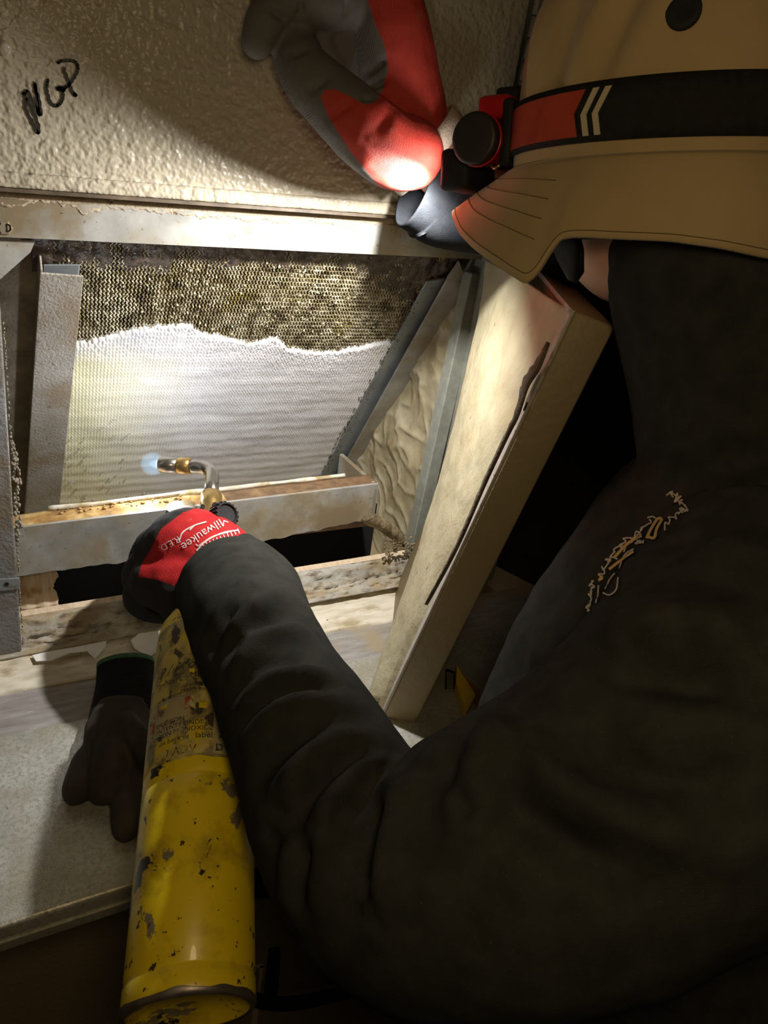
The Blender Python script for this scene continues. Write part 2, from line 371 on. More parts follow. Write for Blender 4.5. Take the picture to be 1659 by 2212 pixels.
def tube(pts, radii, seg=12, caps='flat', n=None, flat=None):
    """pts Kx3, radii K ; flat = (axis vector, factor): squash the section along that axis"""
    pts = np.asarray(pts, float); radii = np.asarray(radii, float) * np.ones(len(pts))
    if n:
        pr = catmull(np.concatenate((pts, radii[:, None]), 1), n); pts, radii = pr[:, :3], np.maximum(pr[:, 3], 1e-4)
    t, U, V = frames(pts)
    if caps == 'round':
        angs = [math.radians(a) for a in (80, 55, 28)]
        pre = [(pts[0] - t[0] * radii[0] * math.sin(a), radii[0] * math.cos(a), 0) for a in angs]
        post = [(pts[-1] + t[-1] * radii[-1] * math.sin(a), radii[-1] * math.cos(a), len(pts) - 1) for a in angs[::-1]]
        seq = pre + [(pts[i], radii[i], i) for i in range(len(pts))] + post
    else:
        seq = [(pts[i], radii[i], i) for i in range(len(pts))]
    v, f = [], []
    ang = np.linspace(0, 2 * np.pi, seg, endpoint=False)
    for p, r, i in seq:
        ring = p + r * (np.cos(ang)[:, None] * U[i] + np.sin(ang)[:, None] * V[i])
        if flat is not None:
            ax = nrm(flat[0]); fac = flat[1]; ring = ring - np.outer((ring - p) @ ax, ax) * (1 - fac)
        v.append(ring)
    m = len(seq)
    v = np.concatenate(v)
    for k in range(m - 1):
        for j in range(seg):
            a, b = k * seg + j, k * seg + (j + 1) % seg
            f.append((a, b, b + seg, a + seg))
    if caps:
        f.append(tuple(range(seg))[::-1]); f.append(tuple((m - 1) * seg + j for j in range(seg)))
    return v, f
def revolve(base, axis, e1, prof, seg=40):   # prof: list of (along, radius)
    axis = nrm(axis); e1 = nrm(np.asarray(e1) - axis * (np.asarray(e1) @ axis)); e2 = np.cross(axis, e1)
    ang = np.linspace(0, 2 * np.pi, seg, endpoint=False)
    v = np.concatenate([base + axis * a + r * (np.cos(ang)[:, None] * e1 + np.sin(ang)[:, None] * e2) for a, r in prof])
    f = []
    for k in range(len(prof) - 1):
        for j in range(seg):
            a, b = k * seg + j, k * seg + (j + 1) % seg
            f.append((a, b, b + seg, a + seg))
    f.append(tuple(range(seg))[::-1]); f.append(tuple((len(prof) - 1) * seg + j for j in range(seg)))
    return v, f
def grid(fn, nu, nv, thick=0.0, nfn=None):
    """surface fn(u,v)->3D on [0,1]^2"""
    us = np.linspace(0, 1, nu); vs = np.linspace(0, 1, nv)
    v = np.array([fn(a, b) for b in vs for a in us])
    f = [(j * nu + i, j * nu + i + 1, (j + 1) * nu + i + 1, (j + 1) * nu + i) for j in range(nv - 1) for i in range(nu - 1)]
    return v, f
def solidify(v, f, vec):
    """closed shell: surface plus copy moved by vec (3-vector or per-vertex), rim stitched"""
    v = np.asarray(v, float); n = len(v); vv = np.concatenate((v, v + vec))
    from collections import Counter
    c = Counter()
    for q in f:
        for i in range(len(q)): c[(q[i], q[(i + 1) % len(q)])] += 1
    ff = list(f) + [tuple(i + n for i in q[::-1]) for q in f]
    for (a, b) in list(c):
        if (b, a) not in c: ff.append((b, a, a + n, b + n))
    return vv, ff
def evald(v, f, mods):
    me = bpy.data.meshes.new('tmp'); me.from_pydata(np.asarray(v).tolist(), [], [tuple(q) for q in f]); me.update()
    o = bpy.data.objects.new('tmp', me); COL.objects.link(o)
    for typ, kw in mods:
        md = o.modifiers.new(typ, typ)
        for k, x in kw.items(): setattr(md, k, x)
    dg = bpy.context.evaluated_depsgraph_get(); dg.update()
    m2 = o.evaluated_get(dg).to_mesh()
    vv = np.empty(len(m2.vertices) * 3); m2.vertices.foreach_get('co', vv)
    ff = [tuple(p.vertices) for p in m2.polygons]
    o.evaluated_get(dg).to_mesh_clear()
    bpy.data.objects.remove(o); bpy.data.meshes.remove(me)
    return vv.reshape(-1, 3), ff
def fuse(parts, voxel, smooth=4, factor=0.5):
    v, f = join(*parts)
    return evald(v, f, [('REMESH', dict(mode='VOXEL', voxel_size=voxel, use_smooth_shade=True)),
                        ('SMOOTH', dict(factor=factor, iterations=smooth))])
def vnormals(v, f):
    n = np.zeros_like(v)
    q = np.array([t if len(t) == 4 else (t[0], t[1], t[2], t[2]) for t in f])
    c = np.cross(v[q[:, 2]] - v[q[:, 0]], v[q[:, 3]] - v[q[:, 1]])
    for k in range(4): np.add.at(n, q[:, k], c)
    return n / (np.linalg.norm(n, axis=1)[:, None] + 1e-12)
def nz3(p, s, seed=0):
    return mnoise.noise(Vector((p[0] * s + seed, p[1] * s + seed * 1.7, p[2] * s - seed)))
def nzarr(v, s, seed=0):
    return np.array([nz3(p, s, seed) for p in v])
def segdist(p, poly):
    """distance of Nx2 points to a polyline"""
    best = np.full(len(p), 1e9)
    for a, b in zip(poly[:-1], poly[1:]):
        a = np.array(a, float); b = np.array(b, float); d = b - a
        t = np.clip(((p - a) @ d) / (d @ d), 0, 1)
        best = np.minimum(best, np.linalg.norm(p - a - t[:, None] * d, axis=1))
    return best
def inpoly(p, poly):
    x, y = p[:, 0], p[:, 1]; ins = np.zeros(len(p), bool); n = len(poly)
    for i in range(n):
        x1, y1 = poly[i]; x2, y2 = poly[(i + 1) % n]
        c = ((y1 > y) != (y2 > y)) & (x < (x2 - x1) * (y - y1) / ((y2 - y1) + 1e-12) + x1)
        ins ^= c
    return ins
def signed(p, poly):
    d = segdist(p, list(poly) + [poly[0]])
    return np.where(inpoly(p, poly), d, -d)
def fold(v, f, folds):
    """cloth folds: (polyline in px, width px, height m)"""
    n = vnormals(v, f); pr = proj(v); view = nrm((0, 0, 1)); vd = (v - CAM); vd /= np.linalg.norm(vd, axis=1)[:, None]
    facing = np.clip(-(n * vd).sum(1) * 1.7 - 0.45, 0, 1)
    disp = np.zeros(len(v))
    for poly, wd, hgt in folds:
        if len(poly) > 2:
            q = catmull(np.array([(a, b, 0) for a, b in poly]), 5 * len(poly))[:, :2]
        else: q = poly
        q = np.asarray(q, float)
        sel = np.where((pr[:, 0] > q[:, 0].min() - 3 * wd) & (pr[:, 0] < q[:, 0].max() + 3 * wd) & (pr[:, 1] > q[:, 1].min() - 3 * wd) & (pr[:, 1] < q[:, 1].max() + 3 * wd))[0]
        if not len(sel): continue
        pp_ = pr[sel, :2]; d = segdist(pp_, list(q)); ends = np.minimum(np.linalg.norm(pp_ - q[0], axis=1), np.linalg.norm(pp_ - q[-1], axis=1))
        L_ = np.linalg.norm(np.diff(q, axis=0), axis=1).sum()
        disp[sel] += hgt * np.exp(-(d / wd) ** 2) * facing[sel] * np.clip(ends / (0.25 * L_), 0.0, 1.0)
    return v + n * disp[:, None]
def text_flat(s, size, align='LEFT'):
    c = bpy.data.curves.new('t', 'FONT'); c.body = s; c.size = size; c.align_x = align; c.resolution_u = 3
    o = bpy.data.objects.new('t', c); COL.objects.link(o)
    dg = bpy.context.evaluated_depsgraph_get(); dg.update()
    m = o.evaluated_get(dg).to_mesh()
    v = np.array([x.co[:] for x in m.vertices]).reshape(-1, 3); f = [tuple(p.vertices) for p in m.polygons]
    o.evaluated_get(dg).to_mesh_clear(); bpy.data.objects.remove(o); bpy.data.curves.remove(c)
    return v, f
def ribbon2(poly, width):                # flat stroke in 2D with varying direction
    p = np.asarray(poly, float); t = np.gradient(p, axis=0); t /= np.linalg.norm(t, axis=1)[:, None] + 1e-9
    n = np.stack((-t[:, 1], t[:, 0]), 1) * width / 2
    v = np.concatenate((p + n, p - n)); m = len(p)
    f = [(i, i + 1, m + i + 1, m + i) for i in range(m - 1)]
    return v, f
def lump(c, r, seed, amp=0.35, sub=1):
    bm = bmesh.new(); bmesh.ops.create_icosphere(bm, subdivisions=sub, radius=1.0)
    v = np.array([x.co[:] for x in bm.verts]); f = [tuple(x.index for x in q.verts) for q in bm.faces]; bm.free()
    v = v * (1 + amp * nzarr(v, 1.6, seed))[:, None]
    return np.asarray(c) + v * np.asarray(r), f

# ------------------------------------------------------------------ room
YF = 0.72                                 # front plane of the unit
DECK = 1.06
v, f = box(-2.2, 2.6, -1.4, 2.6, -0.05, 0.0); tagit(mesh_obj('floor', v, f, 'dark_floor'), 'dark concrete floor of the plant room', 'floor', kind='structure')
v, f = box(-2.2, 2.6, 2.6, 2.65, 0.0, 2.7); tagit(mesh_obj('wall_back', v, f, 'dark_wall'), 'dark wall far behind the unit', 'wall', kind='structure')
v, f = box(2.6, 2.65, -1.4, 2.6, 0.0, 2.7); tagit(mesh_obj('wall_right', v, f, 'dark_wall'), 'dark wall beyond the person', 'wall', kind='structure')

# ------------------------------------------------------------------ cabinet
cab = thing('air_handler_cabinet', (0.15, 0.9, 0.0), 'large tan and galvanised air handler cabinet opened at its front', 'air handler')
# upper door panel, embossed tan paint
px0 = onY(0, 401, 0.70)[2]; px1 = onY(850, 462, 0.70)[2]
sl = (px1 - px0) / 0.38
zb = lambda x: px0 + sl * (x - 0.014)
xh = onY(1146, 70, 0.70)[0]
v, f = hexa([(-0.40, 0.70, zb(-0.40)), (xh - 0.006, 0.70, zb(xh)), (xh - 0.006, 0.719, zb(xh)), (-0.40, 0.719, zb(-0.40))],
            [(-0.40, 0.70, 2.1), (xh - 0.006, 0.70, 2.1), (xh - 0.006, 0.719, 2.1), (-0.40, 0.719, 2.1)], 0.004, 3)
door = mesh_obj('door_panel', v, f, 'tan_stucco', cab, True, label='tan embossed upper door marked in black ink')
lip = [(-0.40, 0.694, zb(-0.40) + 0.012), (xh - 0.006, 0.694, zb(xh) + 0.012)]
v, f = hexa([(-0.40, 0.6965, zb(-0.40) - 0.001), (xh - 0.006, 0.6965, zb(xh) - 0.001), (xh - 0.006, 0.705, zb(xh) - 0.001), (-0.40, 0.705, zb(-0.40) - 0.001)],
            [(-0.40, 0.6965, zb(-0.40) + 0.011), (xh - 0.006, 0.6965, zb(xh) + 0.011), (xh - 0.006, 0.705, zb(xh) + 0.011), (-0.40, 0.705, zb(-0.40) + 0.011)], 0.003, 3)
mesh_obj('door_lip', v, f, 'tan_stucco', door, True)
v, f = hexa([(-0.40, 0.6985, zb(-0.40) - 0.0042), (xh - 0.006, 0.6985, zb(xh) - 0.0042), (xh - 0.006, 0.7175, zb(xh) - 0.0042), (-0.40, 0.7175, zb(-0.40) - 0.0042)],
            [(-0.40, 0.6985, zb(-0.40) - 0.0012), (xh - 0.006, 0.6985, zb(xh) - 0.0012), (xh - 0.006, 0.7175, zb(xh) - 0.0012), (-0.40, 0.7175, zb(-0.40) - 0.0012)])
mesh_obj('gap_shade', v, f, 'debris_dark', door)  # dark strip added to stand for the shade in the gap below the door
def ink(strokes, wpx, parent, material, y, name):
    for s in strokes:
        q = catmull(np.array([(a, b, 0) for a, b in s]), 8 * len(s))[:, :2]
        q = q + np.array([(0.9 * math.sin(i * 1.3), 0.9 * math.cos(i * 1.7)) for i in range(len(q))])
        v2, f2 = ribbon2(q, wpx)
        v3 = np.array([onY(a, b, y) for a, b in v2])
        v3, f3 = solidify(v3, f2, np.array((0, 0.0004, 0)))
        mesh_obj(name, v3, f3, material, parent)
ink([[(55, 212), (56, 235), (70, 265), (82, 288), (82, 268), (66, 230), (53, 205), (50, 201)],
     [(52, 203), (60, 198), (76, 230), (88, 250), (84, 215), (76, 190), (76, 178)],
     [(84, 248), (80, 220), (75, 180)],
     [(104, 172), (101, 183), (102, 200), (109, 222), (122, 229), (131, 222), (136, 208), (133, 190), (126, 190), (124, 191)],
     [(140, 190), (136, 196), (124, 192)],
     [(136, 146), (146, 172), (156, 198), (162, 206), (165, 203)],
     [(124, 136), (134, 132), (155, 131), (166, 138), (168, 150), (160, 168), (148, 184), (138, 190)]], 7.5, door, 'black_ink', 0.6994, 'marker_stroke')
c = onY(6, 104, 0.699)
v, f = revolve(c, (0, -1, 0), (1, 0, 0), [(-0.002, 0.0055), (0.001, 0.0055), (0.0022, 0.0042), (0.0026, 0.001)], 20)
mesh_obj('rivet', v, f, 'tan_stucco', door, True)
# piano hinge
hp = onY(1146, 70, 0.697)
for k in range(13):
    z0 = zb(xh) + 0.004 + k * 0.0185
    v, f = revolve(np.array((xh, 0.698, z0)), (0, 0, 1), (1, 0, 0), [(0, 0.0030), (0.0005, 0.0036), (0.0172, 0.0036), (0.0177, 0.0030)], 12)
    mesh_obj('hinge_knuckle', v, f, 'channel_metal', cab, True)
v, f = box(xh + 0.004, xh + 0.12, 0.704, 0.74, 1.05, 2.1, 0.002)
mesh_obj('corner_post', v, f, 'strip_green', cab)
v, f = box(xh + 0.006, xh + 0.10, 0.698, 0.704, 1.53, 2.1, 0.002)
mesh_obj('side_frame', v, f, 'channel_metal', cab)
# header beam
hb = lambda x: onY(0, 512, 0.718)[2] + (onY(1032, 560, 0.718)[2] - onY(0, 512, 0.718)[2]) / 0.485 * (x - 0.01)
xa, xb_ = -0.35, 0.515
def beam_sec(x): return [(x, 0.718, hb(x)), (x, 0.718, hb(x) + 0.030), (x, 0.7215, hb(x) + 0.034), (x, 0.724, hb(x) + 0.056), (x, 0.727, hb(x) + 0.056), (x, 0.727, hb(x) + 0.003), (x, 0.775, hb(x) + 0.003), (x, 0.775, hb(x))]
a, b = np.array(beam_sec(xa)), np.array(beam_sec(xb_))
nx = 60
v = np.concatenate([a * (1 - t) + b * t for t in np.linspace(0, 1, nx)])
m = len(a)
f = [(k * m + j, (k + 1) * m + j, (k + 1) * m + (j + 1) % m, k * m + (j + 1) % m) for k in range(nx - 1) for j in range(m)] + [tuple(range(m)), tuple((nx - 1) * m + j for j in range(m))[::-1]]
hbeam = mesh_obj('header_beam', v, f, 'galvanised', cab)
# dust ledge on top of the beam
def dust(u, t):
    x = xa + (xb_ - xa) * u
    edge = 0.007 + 0.007 * nz3((x, 0, 0), 30, 3) + 0.004 * nz3((x, 0, 0), 120, 5) + 0.003 * nz3((x, 0, 0), 400, 6)
    z = hb(x) + 0.052 - t * (0.018 + edge)
    return np.array((x, 0.7215 - 0.0035 * t - (0.0018 * abs(nz3((x, t * 0.2, 0), 90, 9)) + 0.0012 * abs(nz3((x, t * 0.3, 0), 300, 2))) * (1 - t * 0.7), z))
v, f = grid(dust, 520, 12); v, f = solidify(v, f, np.array((0, 0.004, 0)))
mat('dust_beige', [(0.3, (0.32, 0.25, 0.165)), (0.7, (0.48, 0.405, 0.30))], 40, 8, 0.9, bumps=[('noise', 240, W1, 0.8, 0.002)],
    overlays=[('noise', 16, W1, 0.57, 0.68, (0.26, 0.17, 0.08)), ('noise', 150, W1, 0.62, 0.70, (0.16, 0.11, 0.07))])
mesh_obj('dust_ridge', v, f, 'dust_beige', hbeam, True, kind='stuff')
# screw head in the beam
c = onY(10, 492, 0.7172)
v, f = revolve(c, (0, -1, 0), (1, 0, 0), [(-0.002, 0.0062), (0.0008, 0.0062), (0.0018, 0.0052), (0.002, 0.001)], 6)
sc_ = mesh_obj('screw_head', v, f, 'galvanised', hbeam)
ink([[(0, 503), (-4, 492), (2, 482)], [(14, 484), (15, 500)], [(14, 484), (22, 488), (23, 496), (15, 501)]], 2.6, sc_, 'black_ink', 0.7150, 'head_mark')
# left post with embossed grey skin
pr_ = lambda z: -0.011 + 0.015 * (z - 1.056) / 0.361
v, f = hexa([(-0.30, 0.695, 1.03), (pr_(1.03), 0.695, 1.03), (pr_(1.03), 0.73, 1.03), (-0.30, 0.73, 1.03)],
            [(-0.30, 0.695, 1.49), (pr_(1.49), 0.695, 1.49), (pr_(1.49), 0.73, 1.49), (-0.30, 0.73, 1.49)], 0.002, 2)
post = mesh_obj('left_post', v, f, 'post_grey', cab, True)
a, b = onY(-30, 1253, 0.6935), onY(41, 1250, 0.6935); c_, d_ = onY(41, 1272, 0.6935), onY(-30, 1279, 0.6935)
v, f = prism([d_, c_, b, a], (0, 0.003, 0)); tab = mesh_obj('latch_tab', v, f, 'blue_metal', post)
c = onY(14, 1262, 0.6933); v, f = revolve(c, (0, -1, 0), (1, 0, 0), [(-0.001, 0.0022), (0.0004, 0.0022)], 12); mesh_obj('hole', v, f, 'void_black', tab)
# frayed dust along the inner edge of the post
fz = []
for k in range(520):
    z = 1.05 + 0.37 * random.random()
    big = math.exp(-((z - 1.27) / 0.035) ** 2) + 0.7 * math.exp(-((z - 1.215) / 0.02) ** 2) + 0.15
    if random.random() > big + 0.15: continue
    r = 0.0007 + 0.0014 * big * random.random()
    fz.append(lump((pr_(z) + 0.0015 + 0.006 * big * random.random(), 0.70 + 0.02 * random.random(), z), (r, r, r * 1.6), k, 0.6))
v, f = join(*fz); mesh_obj('dust_fringe', v, f, 'fuzz', post, True, kind='stuff')
# gusset plate under the beam at the left
pts = [onY(-60, 519, 0.7275), onY(76, 521, 0.7275), onY(66, 545, 0.7275), onY(0, 604, 0.7275), onY(-60, 640, 0.7275)]
v, f = prism(pts[::-1], (0, 0.003, 0)); mesh_obj('gusset', v, f, 'galvanised', cab)
# foil faced liner on the right side wall, with creases
def liner(u, t):
    y = 0.735 + 0.42 * u; z = 1.02 + 0.50 * t
    dv = y * 0.8 + z * 0.6; dw = z * 0.8 - y * 0.6
    w_ = 0.007 * nz3((y, z, 0), 9, 2) + 0.0045 * (1 - abs(nz3((dv, dw * 0.55, 0), 17, 4))) ** 8 + 0.0030 * (1 - abs(nz3((dw, dv * 0.6, 0), 31, 6))) ** 8 + 0.0010 * nz3((y, z, 0), 70, 8)
    return np.array((0.497 + 0.004 - w_, y, z))
v, f = grid(liner, 170, 190); v, f = solidify(v, f, np.array((0.02, 0, 0)))
mesh_obj('side_liner', v, f, 'foil_liner', cab, True)
a, b = onY(1034, 590, YF), onY(898, 1200, YF)
v, f = hexa([(b[0] - 0.012, 0.716, b[2]), (b[0] + 0.006, 0.716, b[2]), (b[0] + 0.006, 0.735, b[2]), (b[0] - 0.012, 0.735, b[2])],
            [(a[0] - 0.012, 0.716, a[2]), (a[0] + 0.006, 0.716, a[2]), (a[0] + 0.006, 0.735, a[2]), (a[0] - 0.012, 0.735, a[2])], 0.001)
mesh_obj('edge_strip', v, f, 'strip_green', cab)
# dark inside: back, left filler, under side
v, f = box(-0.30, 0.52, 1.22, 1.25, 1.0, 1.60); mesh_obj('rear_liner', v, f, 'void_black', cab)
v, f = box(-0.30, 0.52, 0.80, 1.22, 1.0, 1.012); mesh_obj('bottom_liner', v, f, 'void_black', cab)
v, f = box(-0.06, 0.45, 0.79, 0.80, 1.0, 1.15); mesh_obj('dark_sheet', v, f, 'void_black', cab)  # black sheet added to darken the gap below the pan
# deck (shelf) sheets
v, f = box(-0.45, 0.62, 0.388, 0.586, 1.030, 1.0612, 0.004, 3); mesh_obj('deck_front', v, f, 'galvanised_deck', cab, True)
v, f = box(-0.449, 0.62, 0.3865, 0.389, 1.0425, 1.0445); mesh_obj('deck_seam', v, f, 'galvanised_deck', cab)
v, f = box(-0.45, 0.62, 0.58, 0.665, 1.035, 1.0600, 0.001); mesh_obj('deck_rear', v, f, 'deck_grey', cab)
def wav(u, t, y0, y1, z0, z1, amp, sd, x0=-0.30, x1=0.50):
    x = x0 + (x1 - x0) * u
    y = y0 + (y1 - y0) * t; z = z0 + (z1 - z0) * t
    return np.array((x, y + (amp * 2.2 * nz3((x, 0, 0), 16, sd) if t == 0 else 0), z + amp * nz3((x, y, 0), 60, sd) + amp * 0.5 * nz3((x, y, 0), 160, sd)))
v, f = grid(lambda u, t: wav(u, t, 0.642, 0.712, 1.0625, 1.068, 0.0016, 1), 200, 24); v, f = solidify(v, f, np.array((0, 0, -0.012)))
mesh_obj('insulation_strip', v, f, 'cream_board', cab, True)
def sill(u, t):
    x = -0.30 + 0.80 * u
    prof = catmull(np.array([(0.690, 1.068, 0), (0.700, 1.073, 0), (0.708, 1.078, 0), (0.716, 1.094, 0), (0.722, 1.0965, 0)]), 20)[int(round(t * 19))]
    z = prof[1] + sl_s * (x); k = math.sin(math.pi * t)
    return np.array((x, prof[0] - 0.005 * k * nz3((x, t, 0), 40, 2) - 0.006 * k * abs(nz3((x, t * 2, 0), 80, 4)) - 0.002 * k * nz3((x, t * 3, 0), 220, 7), z + 0.003 * k * nz3((x, t * 0.3, 0), 70, 8)))
sl_s = 0.018
v, f = grid(sill, 220, 20); v, f = solidify(v, f, np.array((0, 0.02, -0.008)))
mesh_obj('sill_rail', v, f, 'sill_metal', cab, True)
v, f = box(-0.05, 0.48, 0.7215, 0.734, 1.075, 1.0965, 0.001); v[:, 2] += sl_s * v[:, 0]
mesh_obj('sill_board', v, f, 'pink_wood', cab)
v, f = grid(lambda u, t: np.array((-0.02 + 0.050 * u + (0.006 * nz3((0, t, 0), 5, 3) + 0.003 * nz3((0, t, 0), 22, 1) if u > 0.9 else 0), 0.737 + 0.028 * t - 0.001 * math.sin(u * 19), 1.093 + 0.068 * t)), 20, 30)
v, f = solidify(v, f, np.array((0, 0.012, -0.004)))
mesh_obj('wood_block', v, f, 'pink_wood', cab, True)
# thin white pieces on the rear deck sheet and debris strip at the lower right corner
wp = [(70, 1417), (110, 1408), (165, 1399), (200, 1392), (230, 1386), (228, 1398), (205, 1425), (188, 1408), (150, 1412), (110, 1428), (78, 1430)]
pts = [onZ(a, b, 1.0695) for a, b in wp]; v, f = prism(pts, (0, 0, 0.0012)); mesh_obj('white_piece', v, f, 'white_sheet', cab)
wp = [(282, 1385), (300, 1370), (345, 1355), (350, 1400), (322, 1420), (290, 1402)]
pts = [onZ(a, b, 1.0695) for a, b in wp]; v, f = prism(pts, (0, 0, 0.0012)); mesh_obj('white_piece', v, f, 'white_sheet', cab)
a = onY(786, 1112, 0.722); b = onZ(890, 1186, 1.090)
pts = [a, (a + b) / 2 + np.array((0.002, 0, 0.003)), b]
v, f = tube(catmull(pts, 40), [0.009 for i in range(40)], 10); v = v + np.array([(0.0025 * nz3(p, 120, 1), 0.002 * nz3(p, 140, 2), 0.0025 * nz3(p, 120, 3)) for p in v])
mesh_obj('corner_rail', v, f, 'grime', cab, True)
fz = []
for k in range(120):
    t = random.random(); p = a * (1 - t) + b * t + np.array(((random.random() - .5) * 0.018, (random.random() - .5) * 0.012, 0.004 * random.random()))
    r = 0.0007 + 0.0014 * random.random(); fz.append(lump(p, (r * 1.5, r, r), k, 0.6))
for k in range(120):
    p = onY(830 + 75 * random.random(), 1195 + random.gauss(0, 9) - 20 * random.random(), 0.712); r = 0.0006 + 0.0014 * random.random(); fz.append(lump(p, (r * 1.5, r, r), k, 0.6))
v, f = join(*fz); mesh_obj('debris', v, f, 'grime', cab, True, kind='stuff')
# base cabinet under the deck
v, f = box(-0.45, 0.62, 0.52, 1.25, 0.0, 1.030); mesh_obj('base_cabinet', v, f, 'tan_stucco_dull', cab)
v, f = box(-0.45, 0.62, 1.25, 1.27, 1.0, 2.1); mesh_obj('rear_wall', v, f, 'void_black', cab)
v, f = box(0.515, 0.62, 0.74, 1.25, 1.0, 2.1); mesh_obj('side_wall', v, f, 'duct_grey', cab)
v, f = box(-0.45, -0.40, 0.70, 1.25, 1.0, 2.1); mesh_obj('side_wall', v, f, 'duct_grey', cab)
v, f = box(-0.45, 0.62, 0.70, 1.27, 2.1, 2.13); mesh_obj('roof', v, f, 'duct_grey', cab)

# ------------------------------------------------------------------ drain pan
pan = thing('drain_pan', (0.2, 0.76, 1.15), 'galvanised drain pan with rusty rim below the frosted coil', 'drain pan')
zt = lambda x: 1.2065 + 0.012 * (x + 0.002) / 0.41
def panf(u, t):
    x = -0.03 + 0.438 * u
    lo = 1.150 + 0.042 * u * u * u * 0.5 + 0.0035 * nz3((x, 0, 0), 60, 4) + 0.003 * nz3((x, 0, 0), 18, 6)
    return np.array((x, 0.720, lo + (zt(x) - lo) * t))
v, f = grid(panf, 180, 8); v, f = solidify(v, f, np.array((0, 0.004, 0))); mesh_obj('front_wall', v, f, 'galvanised', pan)
def rim(u, t):
    x = -0.03 + 0.438 * u
    return np.array((x, 0.7215 + 0.0285 * t, zt(x) - 0.0005 + 0.0010 * nz3((x, t, 0), 60, 3)))
v, f = grid(rim, 160, 8); v, f = solidify(v, f, np.array((0, 0, -0.003)))
x_ = v[:, 0]
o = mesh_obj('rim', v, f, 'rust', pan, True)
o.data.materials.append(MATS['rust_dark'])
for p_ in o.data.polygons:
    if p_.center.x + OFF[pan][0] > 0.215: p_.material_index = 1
pts = [(x, 0.752 + 0.002 * nz3((x, 0, 0), 20), zt(x) + 0.001) for x in np.linspace(0.03, 0.375, 60)]
v, f = tube(pts, [0.0030 + 0.0014 * nz3((p[0], 0, 0), 30, 2) for p in pts], 10); mesh_obj('foam_seal', v, f, 'white_seal', pan, True)
v, f = hexa([(0.402, 0.72, 1.165), (0.408, 0.72, 1.165), (0.408, 0.83, 1.150), (0.402, 0.83, 1.150)],
            [(0.402, 0.72, zt(.4)), (0.408, 0.72, zt(.4)), (0.408, 0.83, 1.213), (0.402, 0.83, 1.213)], 0.001)
mesh_obj('end_wall', v, f, 'galvanised', pan)
v, f = box(-0.03, 0.405, 0.7245, 0.756, 1.156, 1.160); mesh_obj('basin', v, f, 'rust_dark', pan)
c = onZ(392, 1097, zt(.13))
v, f = revolve(c, (0, 0, 1), (1, 0, 0), [(0, 0.017), (0.001, 0.0165), (0.002, 0.011), (0.0022, 0.004)], 28); mesh_obj('mineral_crust', v, f, 'white_seal', pan, True)
fz = []
for k in range(60):
    x = 0.04 + 0.14 * random.random(); r = 0.0006 + 0.0012 * random.random() ** 2
    fz.append(lump((x, 0.738 + 0.014 * random.random(), zt(x) + r * 0.4), (r * 1.6, r, r), k, 0.5))
v, f = join(*fz); mesh_obj('rust_flakes', v, f, 'rust', pan, True, kind='stuff')

# ------------------------------------------------------------------ evaporator coil (slab leaning back at its foot)
coil = thing('evaporator_coil', (0.26, 1.02, 1.06), 'finned evaporator coil, grimy above and caked in white frost below', 'coil')
CO = np.array((0.0, 0.742, 1.49)); CD = nrm((0, 0.553, -0.833)); CN = np.cross((1, 0, 0), CD)
if CN[1] > 0: CN = -CN
def cw(x, s, h=0.0): return CO + np.array((x, 0, 0)) + CD * s + CN * h
def oncoil(px, py, h=0.0):
    p = onPlane(px, py, CO + CN * h, CN); q = p - CO - CN * h; return q[0], q @ CD
SB = 0.515
# fins: one joined mesh of wavy sheets
NF = 112; xs = np.linspace(0.055, 0.47, NF); ns = 260
ss = np.linspace(-0.02, 0.27, ns)
V, F = [], []
for k, x in enumerate(xs):
    ph = 0.0
    wx = x + 0.0010 * np.sin(ss * 2 * np.pi / 0.0062 + ph) + 0.0006 * np.array([nz3((x, s, 0), 60, 1) for s in ss[::4]]).repeat(4)[:ns]
    hh = 0.0012 * np.array([nz3((x, s, 0), 110, 5) for s in ss[::2]]).repeat(2)[:ns]
    for j, (dx, dh) in enumerate(((-0.00045, -0.014), (-0.00045, 0.0), (0.00045, 0.0), (0.00045, -0.014))):
        V.append(np.stack((wx + dx, CO[1] + CD[1] * ss + CN[1] * (dh + hh * (dh == 0)), CO[2] + CD[2] * ss + CN[2] * (dh + hh * (dh == 0))), 1))
    b0 = k * 4 * ns
    for j in range(3):
        for i in range(ns - 1):
            F.append((b0 + j * ns + i, b0 + j * ns + i + 1, b0 + (j + 1) * ns + i + 1, b0 + (j + 1) * ns + i))
mesh_obj('fins', np.concatenate(V), F, 'fin_dirty', coil, False, kind='stuff')
v, f = hexa([cw(-0.02, -0.03, -0.09), cw(0.50, -0.03, -0.09), cw(0.50, SB, -0.09), cw(-0.02, SB, -0.09)],
            [cw(-0.02, -0.03, -0.011), cw(0.50, -0.03, -0.011), cw(0.50, SB, -0.011), cw(-0.02, SB, -0.011)])
mesh_obj('core', v, f, 'debris_dark', coil)
